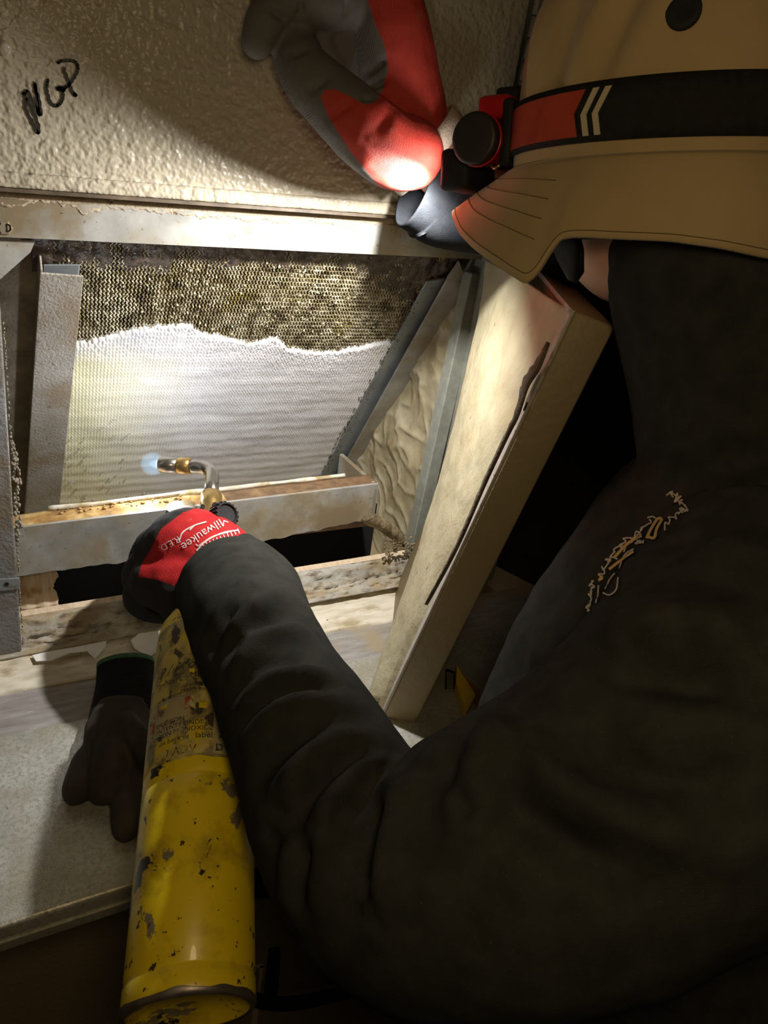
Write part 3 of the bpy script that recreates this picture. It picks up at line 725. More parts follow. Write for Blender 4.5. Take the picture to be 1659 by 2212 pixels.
# grime lumps between the fins
fz, fd = [], []
for k in range(3200):
    x = 0.06 + 0.40 * random.random(); s = 0.02 + 0.24 * random.random()
    dens = 0.5 + 0.9 * nz3((x, s, 0), 14, 3)
    if random.random() > dens: continue
    r = 0.0005 + 0.0009 * random.random() ** 2
    (fz if random.random() < 0.62 else fd).append(lump(cw(x, s, 0.0004), (r, r, r * 1.3), k, 0.6))
v, f = join(*fz); mesh_obj('pale_debris', v, f, 'debris_pale', coil, False, kind='stuff')
v, f = join(*fd); mesh_obj('dark_debris', v, f, 'debris_dark', coil, False, kind='stuff')
def slime(u, t):
    x = 0.035 + 0.45 * u
    low = (0.052 if x < 0.16 else 0.034) + 0.014 * nz3((x, 0, 0), 26, 2) + 0.008 * nz3((x, 0, 0), 80, 3)
    if x > 0.36: low += (x - 0.36) * 0.7
    s = -0.03 + (low + 0.03) * t
    return cw(x, s, (0.004 + 0.006 * nz3((x, s, 0), 60, 1) + 0.004 * nz3((x, s, 0), 160, 2)) * (1 - t * t) - 0.006 * (t > 0.99) - 0.002 * t)
v, f = grid(slime, 240, 26); v, f = solidify(v, f, -CN * 0.006); mesh_obj('wet_grime_band', v, f, 'slime', coil, True)
# frost sheet
edge = [(120, 760), (175, 735), (190, 740), (230, 727), (290, 713), (345, 704), (415, 701), (435, 722), (470, 726), (500, 733), (540, 743), (600, 729), (622, 754), (700, 762), (735, 758), (770, 752), (830, 738), (900, 735)]
eq = [oncoil(a, b, 0.003) for a, b in edge]; ex = [e[0] for e in eq]; es = [e[1] for e in eq]
fx0, fx1 = 0.052, 0.470
def frost(u, t):
    x = fx0 + (fx1 - fx0) * u
    s0 = float(np.interp(x, ex, es)) + 0.0028 * nz3((x, 0, 0), 150, 7) + 0.003 * nz3((x, 0, 0), 420, 3)
    s = s0 + (SB - s0) * t
    top = math.exp(-(s - s0) / 0.03); fade = max(0.0, 1 - (s - s0) / 0.30)
    wob = 0.0010 * math.sin(s * 2 * np.pi / 0.0062)
    rip = math.cos((x + wob) * 2 * np.pi / (0.415 / 111))
    h = 0.0035 + 0.00075 * rip * (0.15 + 0.85 * fade) + 0.00022 * math.sin(s * 2 * np.pi / 0.021 + nz3((x, s, 0), 12, 2)) * (1 - 0.5 * fade)
    h += 0.0012 * nz3((x, s, 0), 24, 4) + 0.00022 * nz3((x * 0.5, s, 0), 110, 5) + 0.0012 * top * nz3((x, s, 0), 300, 6)
    if t < 0.006: h -= 0.005
    return cw(x, s, h)
nu, nv = 620, 200
v, f = grid(frost, nu, nv)
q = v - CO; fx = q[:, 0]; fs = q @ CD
yellow_light = np.clip(1.15 - (fx - 0.06) / 0.15, 0, 1) * np.clip((fs - 0.13) / 0.05, 0, 1)  # yellowish light on the wet left frost, put into its colour
mesh_obj('frost_sheet', v, f, 'frost', coil, True, attrs={'yellow_light': yellow_light})
# water beads at the foot of the frost
drops = []
for k in range(90):
    a, b = 130 + 150 * random.random() ** 1.3, 1095 - 190 * random.random() ** 1.6
    if random.random() < 0.35: a, b = 250 + 220 * random.random(), 1062 + 14 * random.random()
    x, s = oncoil(a, b, 0.004); r = 0.0007 + 0.0012 * random.random()
    drops.append(lump(cw(x, s, 0.0055), (r * (1 + random.random()), r, r), k, 0.2))
for a, b in ((605, 1040), (632, 1042), (640, 1043), (540, 1047), (310, 1063), (362, 1071), (370, 1071), (337, 1063)):
    x, s = oncoil(a, b, 0.004); drops.append(lump(cw(x, s, 0.0055), 0.0018, a, 0.05, 2))
v, f = join(*drops); mesh_obj('water_beads', v, f, 'water', coil, True, kind='stuff')
# left C channel
def cpt(px, py, h): x, s = oncoil(px, py, h); return cw(x, s, h)
hC = 0.012
A_, B_, C_, D_ = cpt(87, 590, hC), cpt(181, 597, hC), cpt(124, 1140, hC), cpt(50, 1150, hC)
v, f = hexa([D_, C_, B_, A_], [p - CN * 0.0022 for p in (D_, C_, B_, A_)], 0.0008)
ch = mesh_obj('left_channel', v, f, 'channel_metal', coil)
e0 = nrm(B_ - A_)
v, f = hexa([D_, D_ + e0 * 0.0022, A_ + e0 * 0.0022 - CD * 0.004, A_ - CD * 0.004], [p - CN * 0.034 for p in (D_, D_ + e0 * 0.0022, A_ + e0 * 0.0022 - CD * 0.03, A_ - CD * 0.03)], 0.0006)
mesh_obj('channel_web', v, f, 'channel_metal', ch)
A2, B2 = cpt(95, 574, 0.004), cpt(173, 574, 0.004); A3, B3 = cpt(92, 640, 0.004), cpt(166, 640, 0.004)
v, f = hexa([A3, B3, B2, A2], [p - CN * 0.002 for p in (A3, B3, B2, A2)]); mesh_obj('inner_flange', v, f, 'blue_metal', ch)
v, f = hexa([cw(-0.06, 0.0, -0.01), cw(0.048, 0.0, -0.01), cw(0.048, SB, -0.01), cw(-0.06, SB, -0.01)], [cw(-0.06, 0.0, -0.004), cw(0.048, 0.0, -0.004), cw(0.048, SB, -0.004), cw(-0.06, SB, -0.004)])
mesh_obj('filler_plate', v, f, 'dusty_plate', coil)
# right angle bracket: bluish inner leg and grey outer leg
q0 = [cpt(921, 609, 0.006), cpt(962, 603, 0.006), cpt(716, 1056, 0.006), cpt(682, 1052, 0.006)]
v, f = hexa([q0[3], q0[2], q0[1], q0[0]], [p - CN * 0.003 for p in (q0[3], q0[2], q0[1], q0[0])], 0.0006); br = mesh_obj('right_bracket', v, f, 'blue_metal', coil)
q1 = [cpt(966, 604, 0.016), cpt(1008, 612, 0.016), cpt(750, 1066, 0.016), cpt(712, 1060, 0.016)]
v, f = hexa([q1[3], q1[2], q1[1], q1[0]], [p - CN * 0.003 for p in (q1[3], q1[2], q1[1], q1[0])], 0.0006); mesh_obj('bracket_leg', v, f, 'galvanised', br)
v, f = prism([cpt(966, 604, 0.016), cpt(1008, 612, 0.016), cpt(992, 566, 0.014)], -CN * 0.003); mesh_obj('bracket_ear', v, f, 'galvanised', br)
v, f = hexa([cpt(680, 1040, 0.02), cpt(705, 1048, 0.02), cpt(698, 1062, 0.02), cpt(676, 1050, 0.02)], [p - CN * 0.006 for p in (cpt(680, 1040, 0.02), cpt(705, 1048, 0.02), cpt(698, 1062, 0.02), cpt(676, 1050, 0.02))], 0.001)
mesh_obj('rust_clip', v, f, 'rust_dark', br)
fz = []
for k in range(170):
    t = random.random(); a = 905 - 215 * t + random.gauss(0, 5); b = 640 + 395 * t
    x, s = oncoil(a, b, 0.004); r = 0.0006 + 0.0011 * random.random(); fz.append(lump(cw(x, s, 0.005), (r, r, r * 1.4), k, 0.6))
v, f = join(*fz); mesh_obj('edge_grime', v, f, 'debris_dark', br, True, kind='stuff')

# ------------------------------------------------------------------ access panel, leaning on the deck
PA = np.array((.402, .4415, 1.503)); PB = np.array((.514, .633, 1.503)); PA2 = np.array((.32, .49, 1.06))
PU = nrm(PB - PA); PV = nrm(PA2 - PA); PW = np.cross(PU, PV)       # PW faces left, to the inside
acc = thing('access_panel', PA2 + PU * 0.1, 'thick insulated access panel standing on the deck, propped against the right post', 'panel')
def pp(u, v_, w_): return PA + PU * u + PV * v_ + PW * w_
TH = 0.036; PH = 0.449; PWD = 0.25
v, f = hexa([pp(0, PH, -TH), pp(PWD, PH, -TH), pp(PWD, PH, -0.0015), pp(0, PH, -0.0015)], [pp(0, 0, -TH), pp(PWD, 0, -TH), pp(PWD, 0, -0.0015), pp(0, 0, -0.0015)], 0.0022, 2)
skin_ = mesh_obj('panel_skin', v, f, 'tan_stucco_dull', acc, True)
v, f = hexa([pp(-0.0005, PH, -0.0015), pp(0.012, PH, -0.0015), pp(0.012, PH, 0.0015), pp(-0.0005, PH, 0.0015)], [pp(-0.0005, 0, -0.0015), pp(0.012, 0, -0.0015), pp(0.012, 0, 0.0015), pp(-0.0005, 0, 0.0015)], 0.0005)
fl = mesh_obj('edge_flange', v, f, 'flange_metal', acc)
v, f = hexa([pp(0, 0.004, -0.0015), pp(PWD, 0.004, -0.0015), pp(PWD, 0.004, 0.0015), pp(0, 0.004, 0.0015)], [pp(0, 0, -0.0015), pp(PWD, 0, -0.0015), pp(PWD, 0, 0.0015), pp(0, 0, 0.0015)])
mesh_obj('top_flange', v, f, 'flange_metal', acc)
c = onPlane(1135, 878, pp(0, 0, 0.0018), PW)
v, f = revolve(c, PW, PV, [(-0.0004, 0.0042), (0.0004, 0.0042)], 16); q = v - c; v = c + q - np.outer(q @ PU, PU) * 0.45; mesh_obj('screw_hole', v, f, 'void_black', fl)
Fl = [(1236, 676, .572), (1180, 790, .600), (1110, 930, .633), (1028, 1105, .672), (950, 1266, .706), (880, 1420, .740), (824, 1548, .768)]
Ml = [(1128, 602, .705), (1108, 690, .703), (1070, 817, .700), (1020, 985, .705), (974, 1131, .715), (910, 1295, .735), (822, 1515, .765)]
Ll = [(1050, 560, .80), (1036, 660, .80), (1005, 800, .805), (968, 960, .81), (926, 1107, .815), (870, 1280, .805), (790, 1512, .79)]
Fc, Mc, Lc = (catmull(np.array(q), 60) for q in (Fl, Ml, Ll))
def insul(u, t):
    k = int(round(t * 59)); a, b, c = Fc[k], Mc[k], Lc[k]
    Fp, Mp, Lp = P(*a), P(*b), P(*c)
    if u < 0.5: s = u / 0.5; p = Fp * (1 - s) + Mp * s; bulge = math.sin(math.pi * s) * 0.004
    else: s = (u - 0.5) / 0.5; p = Mp * (1 - s) + Lp * s; bulge = math.sin(math.pi * s) * 0.003
    w_ = 0.0016 * nz3(p, 40, 2) + 0.0007 * nz3(p, 150, 4)
    return p + PW * (bulge + w_)
v, f = grid(insul, 40, 60)
v, f = evald(v, f, [('SUBSURF', dict(levels=1, render_levels=1))])
v, f = solidify(v, f, -PW * 0.006)
mesh_obj('insulation', v, f, 'insulation', acc, True, label='cream glass fibre lining')
# torn dark gap between lining and flange
tl = [(1196, 745), (1175, 800), (1150, 840), (1130, 900), (1105, 950), (1060, 1045), (1010, 1160), (975, 1230), (930, 1310)]
wd_ = [0.002, 0.010, 0.013, 0.006, 0.004, 0.004, 0.0035, 0.0035, 0.001]
pts = [onPlane(a, b, pp(0, 0, 0.004), PW) for a, b in tl]
tq = catmull(np.concatenate((np.array(pts), np.array(wd_)[:, None]), 1), 70)
V = []
for k, r in enumerate(tq):
    jag = 1 + 0.5 * nz3(r[:3], 150, 3)
    V += [r[:3] + PW * 0.003, r[:3] + PU * r[3] * jag * 1.6 + PW * 0.003]
f = [(2 * i, 2 * i + 1, 2 * i + 3, 2 * i + 2) for i in range(len(tq) - 1)]
v, f = solidify(np.array(V), f, PW * 0.003); mesh_obj('torn_edge', v, f, 'insulation_torn', acc, True)

# ------------------------------------------------------------------ gas torch
TBc = np.array((-.1015, .2605, .3755)); TDc = nrm((-.145, -.672, .726))
TB = K(*TBc); TD = M_CW @ TDc
E1 = nrm(M_CW @ (-(TBc + TDc * 0.12)) - TD * ((M_CW @ (-(TBc + TDc * 0.12))) @ TD)); E2 = np.cross(E1, TD)
if (M_CW.T @ E2)[0] < 0: E2 = -E2
R_ = 0.0345
TS = 1.12                                 # scales torch and gloved hand about the camera; cylinder comes out 77 mm across
TBR = K(*(TBc * TS))                      # base pushed out along the line of sight
torch = thing('gas_torch', TB, 'hand torch with a scuffed yellow gas cylinder and bent burner tube', 'torch')
torch.location = Vector(TBR); torch.scale = (TS, TS, TS)
def cam_scaled(p): return TBR + (np.asarray(p) - TB) * TS
LSEAM, LLAB0, LLAB1 = 0.117, 0.126, 0.237
prof = [(0.008, 0.010), (0.007, 0.020), (0.004, 0.028), (0.0005, 0.0325), (0.0, R_ - 0.001), (0.0015, R_), (0.005, R_ + 0.0002), (0.0120, R_), (0.0130, R_ - 0.0007), (0.0145, R_ - 0.0007), (0.0155, R_ - 0.0001),
        (0.06, R_), (0.10, R_), (LSEAM - 0.002, R_), (LSEAM - 0.001, R_ - 0.0007), (LSEAM + 0.0005, R_ - 0.0007), (LSEAM + 0.0015, R_), (LLAB0, R_), (0.20, R_), (0.240, R_), (0.249, R_ - 0.0015), (0.258, R_ - 0.006), (0.266, R_ - 0.013), (0.272, 0.016), (0.276, 0.013), (0.295, 0.0125)]
v, f = revolve(TB, TD, E1, prof, 72)
cyl = mesh_obj('gas_cylinder', v, f, 'tank_paint', torch, True)
v, f = revolve(TB, TD, E1, [(-0.0005, R_ - 0.003), (-0.0008, R_ - 0.0012), (0.0005, R_ + 0.0004), (0.0028, R_ + 0.0005)], 72)
f = f[:-2]
vn = []
ang_n = 72
for i, p_ in enumerate(v):
    vn.append(p_ + TD * (0.0018 * nz3(p_, 90, 4) if i >= 3 * ang_n else 0))
mesh_obj('base_rim', np.array(vn), f, 'bare_steel', cyl, True)
def surf(phi, L, h=0.0): return TB + TD * L + (R_ + h) * (math.cos(phi) * E1 + math.sin(phi) * E2)
def patch(phi0, phi1, L0, L1, h, jag=0.0, nu_=40, nv_=12):
    def fn(u, t):
        e = jag * nz3((u * 3, t * 3, 0), 4, 5) * (1 if t in (0, 1) else 0)
        return surf(phi0 + (phi1 - phi0) * u, L0 + (L1 - L0) * t + e, h)
    v_, f_ = grid(fn, nu_, nv_)
    n_ = len(v_); ax = np.array([TB + TD * ((p - TB) @ TD) for p in v_])
    d = (v_ - ax); d /= np.linalg.norm(d, axis=1)[:, None]
    return solidify(v_, f_, -d * (h + 0.0004))
v, f = patch(-2.6, 2.6, LLAB0, LLAB1, 0.00025, 0.002, 120, 14); lab = mesh_obj('label', v, f, 'tank_label', cyl, True, label='worn paper label with black print')
v, f = patch(-1.30, -0.24, 0.143, 0.172, 0.0004, 0.0015); mesh_obj('warning_box', v, f, 'label_white', lab, True)
v, f = patch(0.22, 1.25, 0.128, 0.168, 0.0004, 0.0005); mesh_obj('warning_box', v, f, 'label_white', lab, True)
for p0, p1, l0, l1 in ((-0.32, -0.23, 0.160, 0.170), (-1.12, -1.0, 0.153, 0.160)):
    v, f = patch(p0, p1, l0, l1, 0.0006, 0.0008, 10, 6); mesh_obj('red_mark', v, f, 'label_red', lab, True)
for p0, p1, l0, l1 in ((-0.06, 0.10, 0.160, 0.1645), (-0.28, -0.17, 0.1885, 0.1915), (-0.86, -0.70, 0.166, 0.169), (-0.2, -0.1, 0.214, 0.2165)):
    v, f = patch(p0, p1, l0, l1, 0.0006, 0.001, 12, 6); mesh_obj('paint_patch', v, f, 'tank_paint', lab, True)
def wrap_text(s, size, phi, L, h=0.0007, shear=0.0, squash=1.0):
    t, tf = text_flat(s, size)
    if not len(t): return
    v_ = np.array([surf(phi + (x * squash + y * shear) / R_, L + y, h) for x, y, _ in t])
    mesh_obj('print', v_, tf, 'ink_worn', lab, kind='stuff')
wrap_text('MENT', 0.0060, -0.26, 0.1845)
wrap_text('S REPL', 0.0056, -0.84, 0.1830)
wrap_text('and soldering', 0.0037, -0.44, 0.1775)
wrap_text('MAPP. gas', 0.0040, -0.42, 0.1735)
wrap_text('as a replacement', 0.0042, -1.22, 0.1722)
wrap_text('EXPLOSION', 0.0046, -1.02, 0.1525)
wrap_text('CONTENTS UNDER', 0.0046, -1.06, 0.1482)
wrap_text('CARBON MONOXIDE', 0.0046, -1.10, 0.1440)
wrap_text('on back of', 0.0048, -0.80, 0.1385)
wrap_text('label.', 0.0058, -0.10, 0.1385)
wrap_text('/ ADV', 0.0074, -0.62, 0.1290)
wrap_text('D', 0.0066, 0.26, 0.1300)
wrap_text('After', 0.0044, 0.28, 0.1560); wrap_text('liquid', 0.0044, 0.28, 0.1510); wrap_text('or', 0.0046, 0.28, 0.1610)
wrap_text('P / Pro', 0.0100, -0.98, 0.1925, shear=0.3)
# neck, valve, burner
def TT(L, a=0.0, b=0.0): return TB + TD * L + E1 * a + E2 * b
v, f = revolve(TT(0), TD, E1, [(0.288, 0.0125), (0.289, 0.0138), (0.300, 0.0138), (0.302, 0.011), (0.33, 0.011), (0.36, 0.0105), (0.368, 0.0088)], 24)
mesh_obj('valve_body', v, f, 'brass', torch, True)
col = [(0.366, 0.0068), (0.369, 0.0094), (0.384, 0.0094), (0.392, 0.0094), (0.3945, 0.0100), (0.410, 0.0100), (0.4110, 0.0090), (0.4112, 0.0070)]
v, f = revolve(TT(0), TD, E1, col, 28); collar = mesh_obj('air_collar', v, f, 'brass', torch, True)
for ph in (-0.95, 0.42, 1.9, 3.2):
    dirn = math.cos(ph) * E1 + math.sin(ph) * E2
    c = TT(0.3865) + dirn * 0.0090
    v, f = revolve(c, dirn, TD, [(-0.001, 0.0030), (0.0010, 0.0030)], 16); q = v - c; v = c + q + np.outer(q @ TD, TD) * 0.5
    mesh_obj('air_hole', v, f, 'void_black', collar)
tip0 = P(345, 1003, 0.715); bend = TT(0.452)
tdir = nrm(tip0 - bend); r0 = 0.0068
pts = [TT(0.405), TT(0.425), TT(0.436)] + [(1 - t) ** 2 * TT(0.438) + 2 * t * (1 - t) * bend + t * t * (bend + tdir * 0.016) for t in np.linspace(0.05, 0.95, 8)] + [bend + tdir * 0.018, bend + tdir * 0.028]
v, f = tube(pts, r0, 20); mesh_obj('burner_tube', v, f, 'tube_steel', torch, True)
TL = float(np.linalg.norm(tip0 - bend))
v, f = revolve(bend, tdir, TD, [(0.0225, 0.0066), (0.023, 0.0080), (0.0345, 0.0083), (0.0355, 0.0079), (0.036, 0.0066)], 28); mesh_obj('burner_sleeve', v, f, 'brass', torch, True)
v, f = revolve(bend, tdir, TD, [(0.034, 0.0076), (TL - 0.002, 0.0080), (TL, 0.0074), (TL, 0.0062), (TL - 0.008, 0.0060)], 28); mesh_obj('burner_tip', v, f, 'tube_steel', torch, True)
# knob
kc = P(487, 1112, 0.640); kd = nrm(M_CW @ np.array((0.62, -0.30, -0.62)))
ku = nrm(TD - kd * (TD @ kd)); kv = np.cross(kd, ku)
V, F = [], []
NS = 72
for L_, rr in ((-0.011, 0.90), (-0.010, 1.0), (0.002, 1.0), (0.004, 0.90), (0.0042, 0.78), (0.0022, 0.70), (0.0018, 0.05)):
    for i in range(NS):
        a = 2 * math.pi * i / NS; g = 1.0 if rr < 0.85 else (1.06 if (i % 4) < 2 else 0.95)
        V.append(kc + kd * L_ + 0.0118 * rr * g * (math.cos(a) * ku + math.sin(a) * kv))
for k in range(6):
    for i in range(NS): F.append((k * NS + i, k * NS + (i + 1) % NS, (k + 1) * NS + (i + 1) % NS, (k + 1) * NS + i))
F.append(tuple(range(NS))[::-1]); F.append(tuple(6 * NS + i for i in range(NS)))
mesh_obj('valve_knob', np.array(V), F, 'black_plastic', torch, False)
v, f = tube([TT(0.352), kc - kd * 0.009], [0.0055, 0.0045], 14); mesh_obj('valve_stem', v, f, 'brass', torch, True)
# flame
fl0 = tip0 + tdir * 0.0005
v, f = revolve(fl0, tdir, TD, [(0.007 - 0.0125 * math.cos(a), 0.0125 * math.sin(a)) for a in np.linspace(0.12, 3.02, 16)], 24)
flm = mesh_obj('flame', v, f, 'flame', torch, True, label='pale blue flame at the burner tip')
v, f = revolve(fl0, tdir, TD, [(0.0, 0.0050), (0.002, 0.0058), (0.005, 0.0050), (0.009, 0.0026), (0.012, 0.0004)], 20)
mesh_obj('flame_core', v, f, 'flame', flm, True)
fl_l = lamp_light('flame_glow', 'POINT', cam_scaled(tip0 + tdir * 0.014), 0.48, (0.90, 0.94, 1.0), 0.006)

# ------------------------------------------------------------------ loose glove on the deck
lg = thing('work_glove', onZ(230, 1620, DECK + 0.002), 'loose black knit work glove with green hem lying on the deck', 'glove')
def gz(px, py, h): return onZ(px, py, DECK + h)
up = np.array((0, 0, 1.0))
cuffp = [gz(272, 1438, 0.020), gz(270, 1480, 0.021), gz(264, 1530, 0.021), gz(258, 1580, 0.022)]
v, f = tube(cuffp, [0.0285, 0.028, 0.029, 0.031], 28, 'flat', 34, (up, 0.42))
rib = np.array([0.0006 * math.sin((i // 28) * 2.3) for i in range(len(v))]); v = v + up * rib[:, None] + nrm(cuffp[0] - cuffp[3]) * rib[:, None] * 0.3
t_, U_, V_ = frames(np.array(cuffp))
cuff = mesh_obj('knit_cuff', v, f, 'black_knit', lg, True)
v, f = tube([gz(272, 1431, 0.020), gz(272, 1440, 0.020)], [0.0290, 0.0287], 28, 'flat', None, (up, 0.44)); mesh_obj('green_hem', v, f, 'green_edge', cuff, True)
parts = [tube([gz(262, 1545, 0.022), gz(255, 1590, 0.023), gz(250, 1625, 0.020)], [0.029, 0.031, 0.026], 18, 'round', 8, (up, 0.5)),
         tube([gz(222, 1605, 0.018), gz(190, 1650, 0.0165), gz(168, 1706, 0.0130)], [0.0125, 0.0142, 0.0135], 14, 'round', 10),
         tube([gz(246, 1610, 0.026), gz(236, 1660, 0.025), gz(224, 1706, 0.0165)], [0.0165, 0.0168, 0.0135], 14, 'round', 10),
         tube([gz(272, 1640, 0.016), gz(272, 1720, 0.0135), gz(270, 1790, 0.0115)], [0.0135, 0.0125, 0.0110], 14, 'round', 10),
         tube([gz(300, 1630, 0.022), gz(304, 1700, 0.018), gz(308, 1770, 0.012)], [0.0125, 0.0125, 0.0110], 14, 'round', 8),
         tube([gz(272, 1560, 0.034), gz(300, 1600, 0.038), gz(326, 1650, 0.034)], [0.010, 0.0115, 0.010], 14, 'round', 8)]
v, f = fuse(parts, 0.0022, 5)
v = v + vnormals(v, f) * (0.0012 * nzarr(v, 60, 2))[:, None]
v[:, 2] = np.maximum(v[:, 2], DECK + 0.0016)
mesh_obj('rubber_palm', v, f, 'black_rubber', lg, True)

# ------------------------------------------------------------------ person
def chain(pts, n=None, seg=20, flat=None):
    return tube([P(a, b, c) for a, b, c, _ in pts], [r for *_, r in pts], seg, 'round', n or 5 * len(pts), flat)
person = thing('person', (P(1450, 1900, 0.62)[0], P(1450, 1900, 0.62)[1], 0.0),
               'person in a black hoodie leaning in from the right, one hand on the torch', 'person')
# the body itself: head, neck, trunk, both arms and legs, one skin
face_up, face_f = M_CW @ HU, M_CW @ HF
head = [tube([H(-0.02, 0, -0.03), H(-0.01, 0, 0.02), H(-0.01, 0, 0.055)], [0.078, 0.083, 0.070], 20, 'round', 8),
        tube([H(0.022, 0, -0.072), H(0.018, 0, -0.05), H(0.01, 0, 0.0)], [0.046, 0.058, 0.07], 20, 'round', 8),
        tube([H(0.082, 0, -0.030), H(0.090, 0, -0.052), H(0.086, 0, -0.060)], [0.010, 0.012, 0.012], 12, 'round', 6),
        tube([H(0.055, 0.018, -0.085), H(0.061, 0, -0.087), H(0.055, -0.018, -0.085)], [0.010, 0.012, 0.010], 12, 'round', 6),
        tube([H(-0.02, 0.070, -0.05), H(-0.015, 0.076, -0.03), H(-0.022, 0.074, -0.015)], [0.008, 0.012, 0.010], 10, 'round', 6),
        tube([H(-0.02, -0.070, -0.05), H(-0.015, -0.076, -0.03), H(-0.022, -0.074, -0.015)], [0.008, 0.012, 0.010], 10, 'round', 6),
        tube([H(-0.03, 0, -0.07), H(-0.06, 0, -0.13), H(-0.10, 0, -0.20)], [0.055, 0.055, 0.065], 18, 'round', 8)]
NECK = H(-0.10, 0, -0.20)
hipc = np.array((P(1450, 1900, 0.62)[0] + 0.02, P(1450, 1900, 0.62)[1] - 0.05, 0.92))
chest = P(1760, 1140, 0.57); belly = P(1420, 1680, 0.58)
body_parts = head + [tube([NECK, chest, belly, hipc], [0.07, 0.125, 0.125, 0.13], 22, 'round', 16),
    chain([(1640, 1450, .46, .06), (1400, 1720, .40, .058), (1080, 1880, .405, .052), (800, 1870, .438, .038), (665, 1600, .490, .028), (555, 1378, .570, .025), (512, 1282, .650, .026), (465, 1222, .700, .028)]),
    chain([(1640, 760, .66, .055), (1350, 520, .70, .045), (1120, 440, .690, .038), (1000, 395, .670, .029), (940, 350, .659, .026), (893, 300, .650, .028)])]
for sx in (-0.09, 0.09):
    body_parts.append(tube([hipc + (sx, 0, -0.02), (hipc[0] + sx, hipc[1] + 0.03, 0.5), (hipc[0] + sx, hipc[1] - 0.02, 0.08)], [0.085, 0.06, 0.045], 16, 'round', 10))
    body_parts.append(tube([(hipc[0] + sx, hipc[1] - 0.03, 0.045), (hipc[0] + sx, hipc[1] + 0.15, 0.035)], [0.045, 0.035], 14, 'round', 6))
v, f = fuse(body_parts, 0.006, 4)
body = mesh_obj('body', v, f, 'skin', person, True)
# hoodie
SLV = [(1700, 1330, .46, .10), (1560, 1560, .41, .095), (1330, 1750, .40, .086), (1110, 1850, .40, .079), (930, 1890, .415, .071), (810, 1850, .432, .0635), (730, 1740, .450, .057), (665, 1595, .486, .0528), (603, 1482, .522, .0480), (552, 1375, .565, .0483), (520, 1300, .630, .0540), (498, 1264, .668, .0500), (480, 1238, .676, .0437)]
hood = [tube([NECK + (chest - NECK) * 0.15, chest, belly, hipc + np.array((0, 0, 0.06))], [0.095, 0.150, 0.152, 0.165], 26, 'round', 18),
    tube([H(-0.030, 0, -0.045), H(-0.040, 0, -0.085), H(-0.070, 0, -0.14), NECK], [0.074, 0.078, 0.088, 0.10], 24, 'round', 10),
    tube([P(a, b, c) for a, b, c, _ in SLV], [r for *_, r in SLV], 36, 'flat', 70),
    chain([(1640, 800, .68, .085), (1420, 560, .725, .070), (1230, 470, .71, .054), (1090, 440, .690, .040)])]
v, f = fuse(hood, 0.0038, 5)
v = v + vnormals(v, f) * (0.0016 * nzarr(v, 26, 3) + 0.0008 * nzarr(v, 60, 5))[:, None]
FOLDS = [
 ([(440, 1410), (470, 1330), (560, 1230), (600, 1200)], 14, 0.004), ([(395, 1330), (420, 1420), (450, 1500)], 12, 0.004),
 ([(450, 1440), (470, 1360), (520, 1300)], 10, -0.006), ([(480, 1400), (560, 1300), (640, 1285)], 14, 0.006), ([(470, 1440), (540, 1350), (640, 1330), (665, 1350)], 11, -0.007),
 ([(490, 1480), (560, 1390), (650, 1370), (690, 1400)], 16, 0.006), ([(490, 1530), (560, 1440), (680, 1430)], 10, -0.005), ([(500, 1570), (600, 1470), (740, 1470)], 16, 0.006),
 ([(500, 1620), (560, 1540), (640, 1500), (760, 1505)], 13, -0.009), ([(510, 1690), (580, 1580), (680, 1530), (800, 1550)], 22, 0.010),
 ([(530, 1760), (590, 1640), (700, 1570), (840, 1590)], 12, -0.006), ([(620, 1760), (650, 1680), (740, 1610), (860, 1620)], 16, 0.008), ([(640, 1800), (690, 1700), (770, 1640), (860, 1650)], 10, -0.007),
 ([(700, 1800), (730, 1720), (800, 1665), (856, 1660)], 13, 0.007), ([(560, 1850), (560, 1780), (580, 1720)], 12, 0.005), ([(620, 2000), (620, 1880), (650, 1780)], 16, 0.006), ([(590, 1930), (590, 1850), (610, 1780)], 12, -0.005),
 ([(680, 2040), (690, 1900), (720, 1780), (790, 1690)], 18, 0.007), ([(655, 2000), (660, 1900), (690, 1790)], 12, -0.006), ([(820, 2000), (830, 1850), (850, 1700), (868, 1650)], 16, 0.008), ([(790, 1960), (800, 1840), (836, 1680)], 13, -0.009),
 ([(880, 1660), (950, 1590), (1040, 1560)], 22, 0.010), ([(860, 1640), (905, 1610)], 12, -0.010), ([(975, 1740), (985, 1640), (1060, 1550), (1110, 1530)], 18, -0.008), ([(1010, 1750), (1030, 1640), (1120, 1540)], 22, 0.010),
 ([(1060, 1640), (1130, 1740), (1250, 1830), (1400, 1880)], 26, -0.007), ([(1100, 1560), (1180, 1680), (1320, 1760), (1560, 1800)], 34, 0.008), ([(1250, 1560), (1330, 1660), (1480, 1710), (1659, 1700)], 26, -0.007),
 ([(1330, 1300), (1480, 1180), (1659, 1075)], 20, -0.010), ([(1300, 1350), (1460, 1240), (1659, 1140)], 26, 0.012), ([(1240, 1390), (1400, 1280), (1659, 1200)], 18, -0.008),
 ([(1230, 1420), (1300, 1380), (1500, 1370), (1659, 1400)], 30, 0.010), ([(1240, 1460), (1330, 1440), (1500, 1460), (1659, 1480)], 22, -0.008), ([(1400, 1040), (1520, 985), (1659, 930)], 16, -0.006), ([(1420, 1015), (1540, 965), (1659, 900)], 16, 0.006)]
v = fold(v, f, [(q, wd * (1.3 if max(b for a, b in q) < 1660 and max(a for a, b in q) < 800 else 2.2), h_ * 2.0) for q, wd, h_ in FOLDS])
v, f = evald(v, f, [('SMOOTH', dict(factor=0.5, iterations=2))])
# open the sleeves: the ends of the tubes sink inside the gloves
hoodie = mesh_obj('hoodie', v, f, 'fleece', person, True, label='black fleece hoodie')
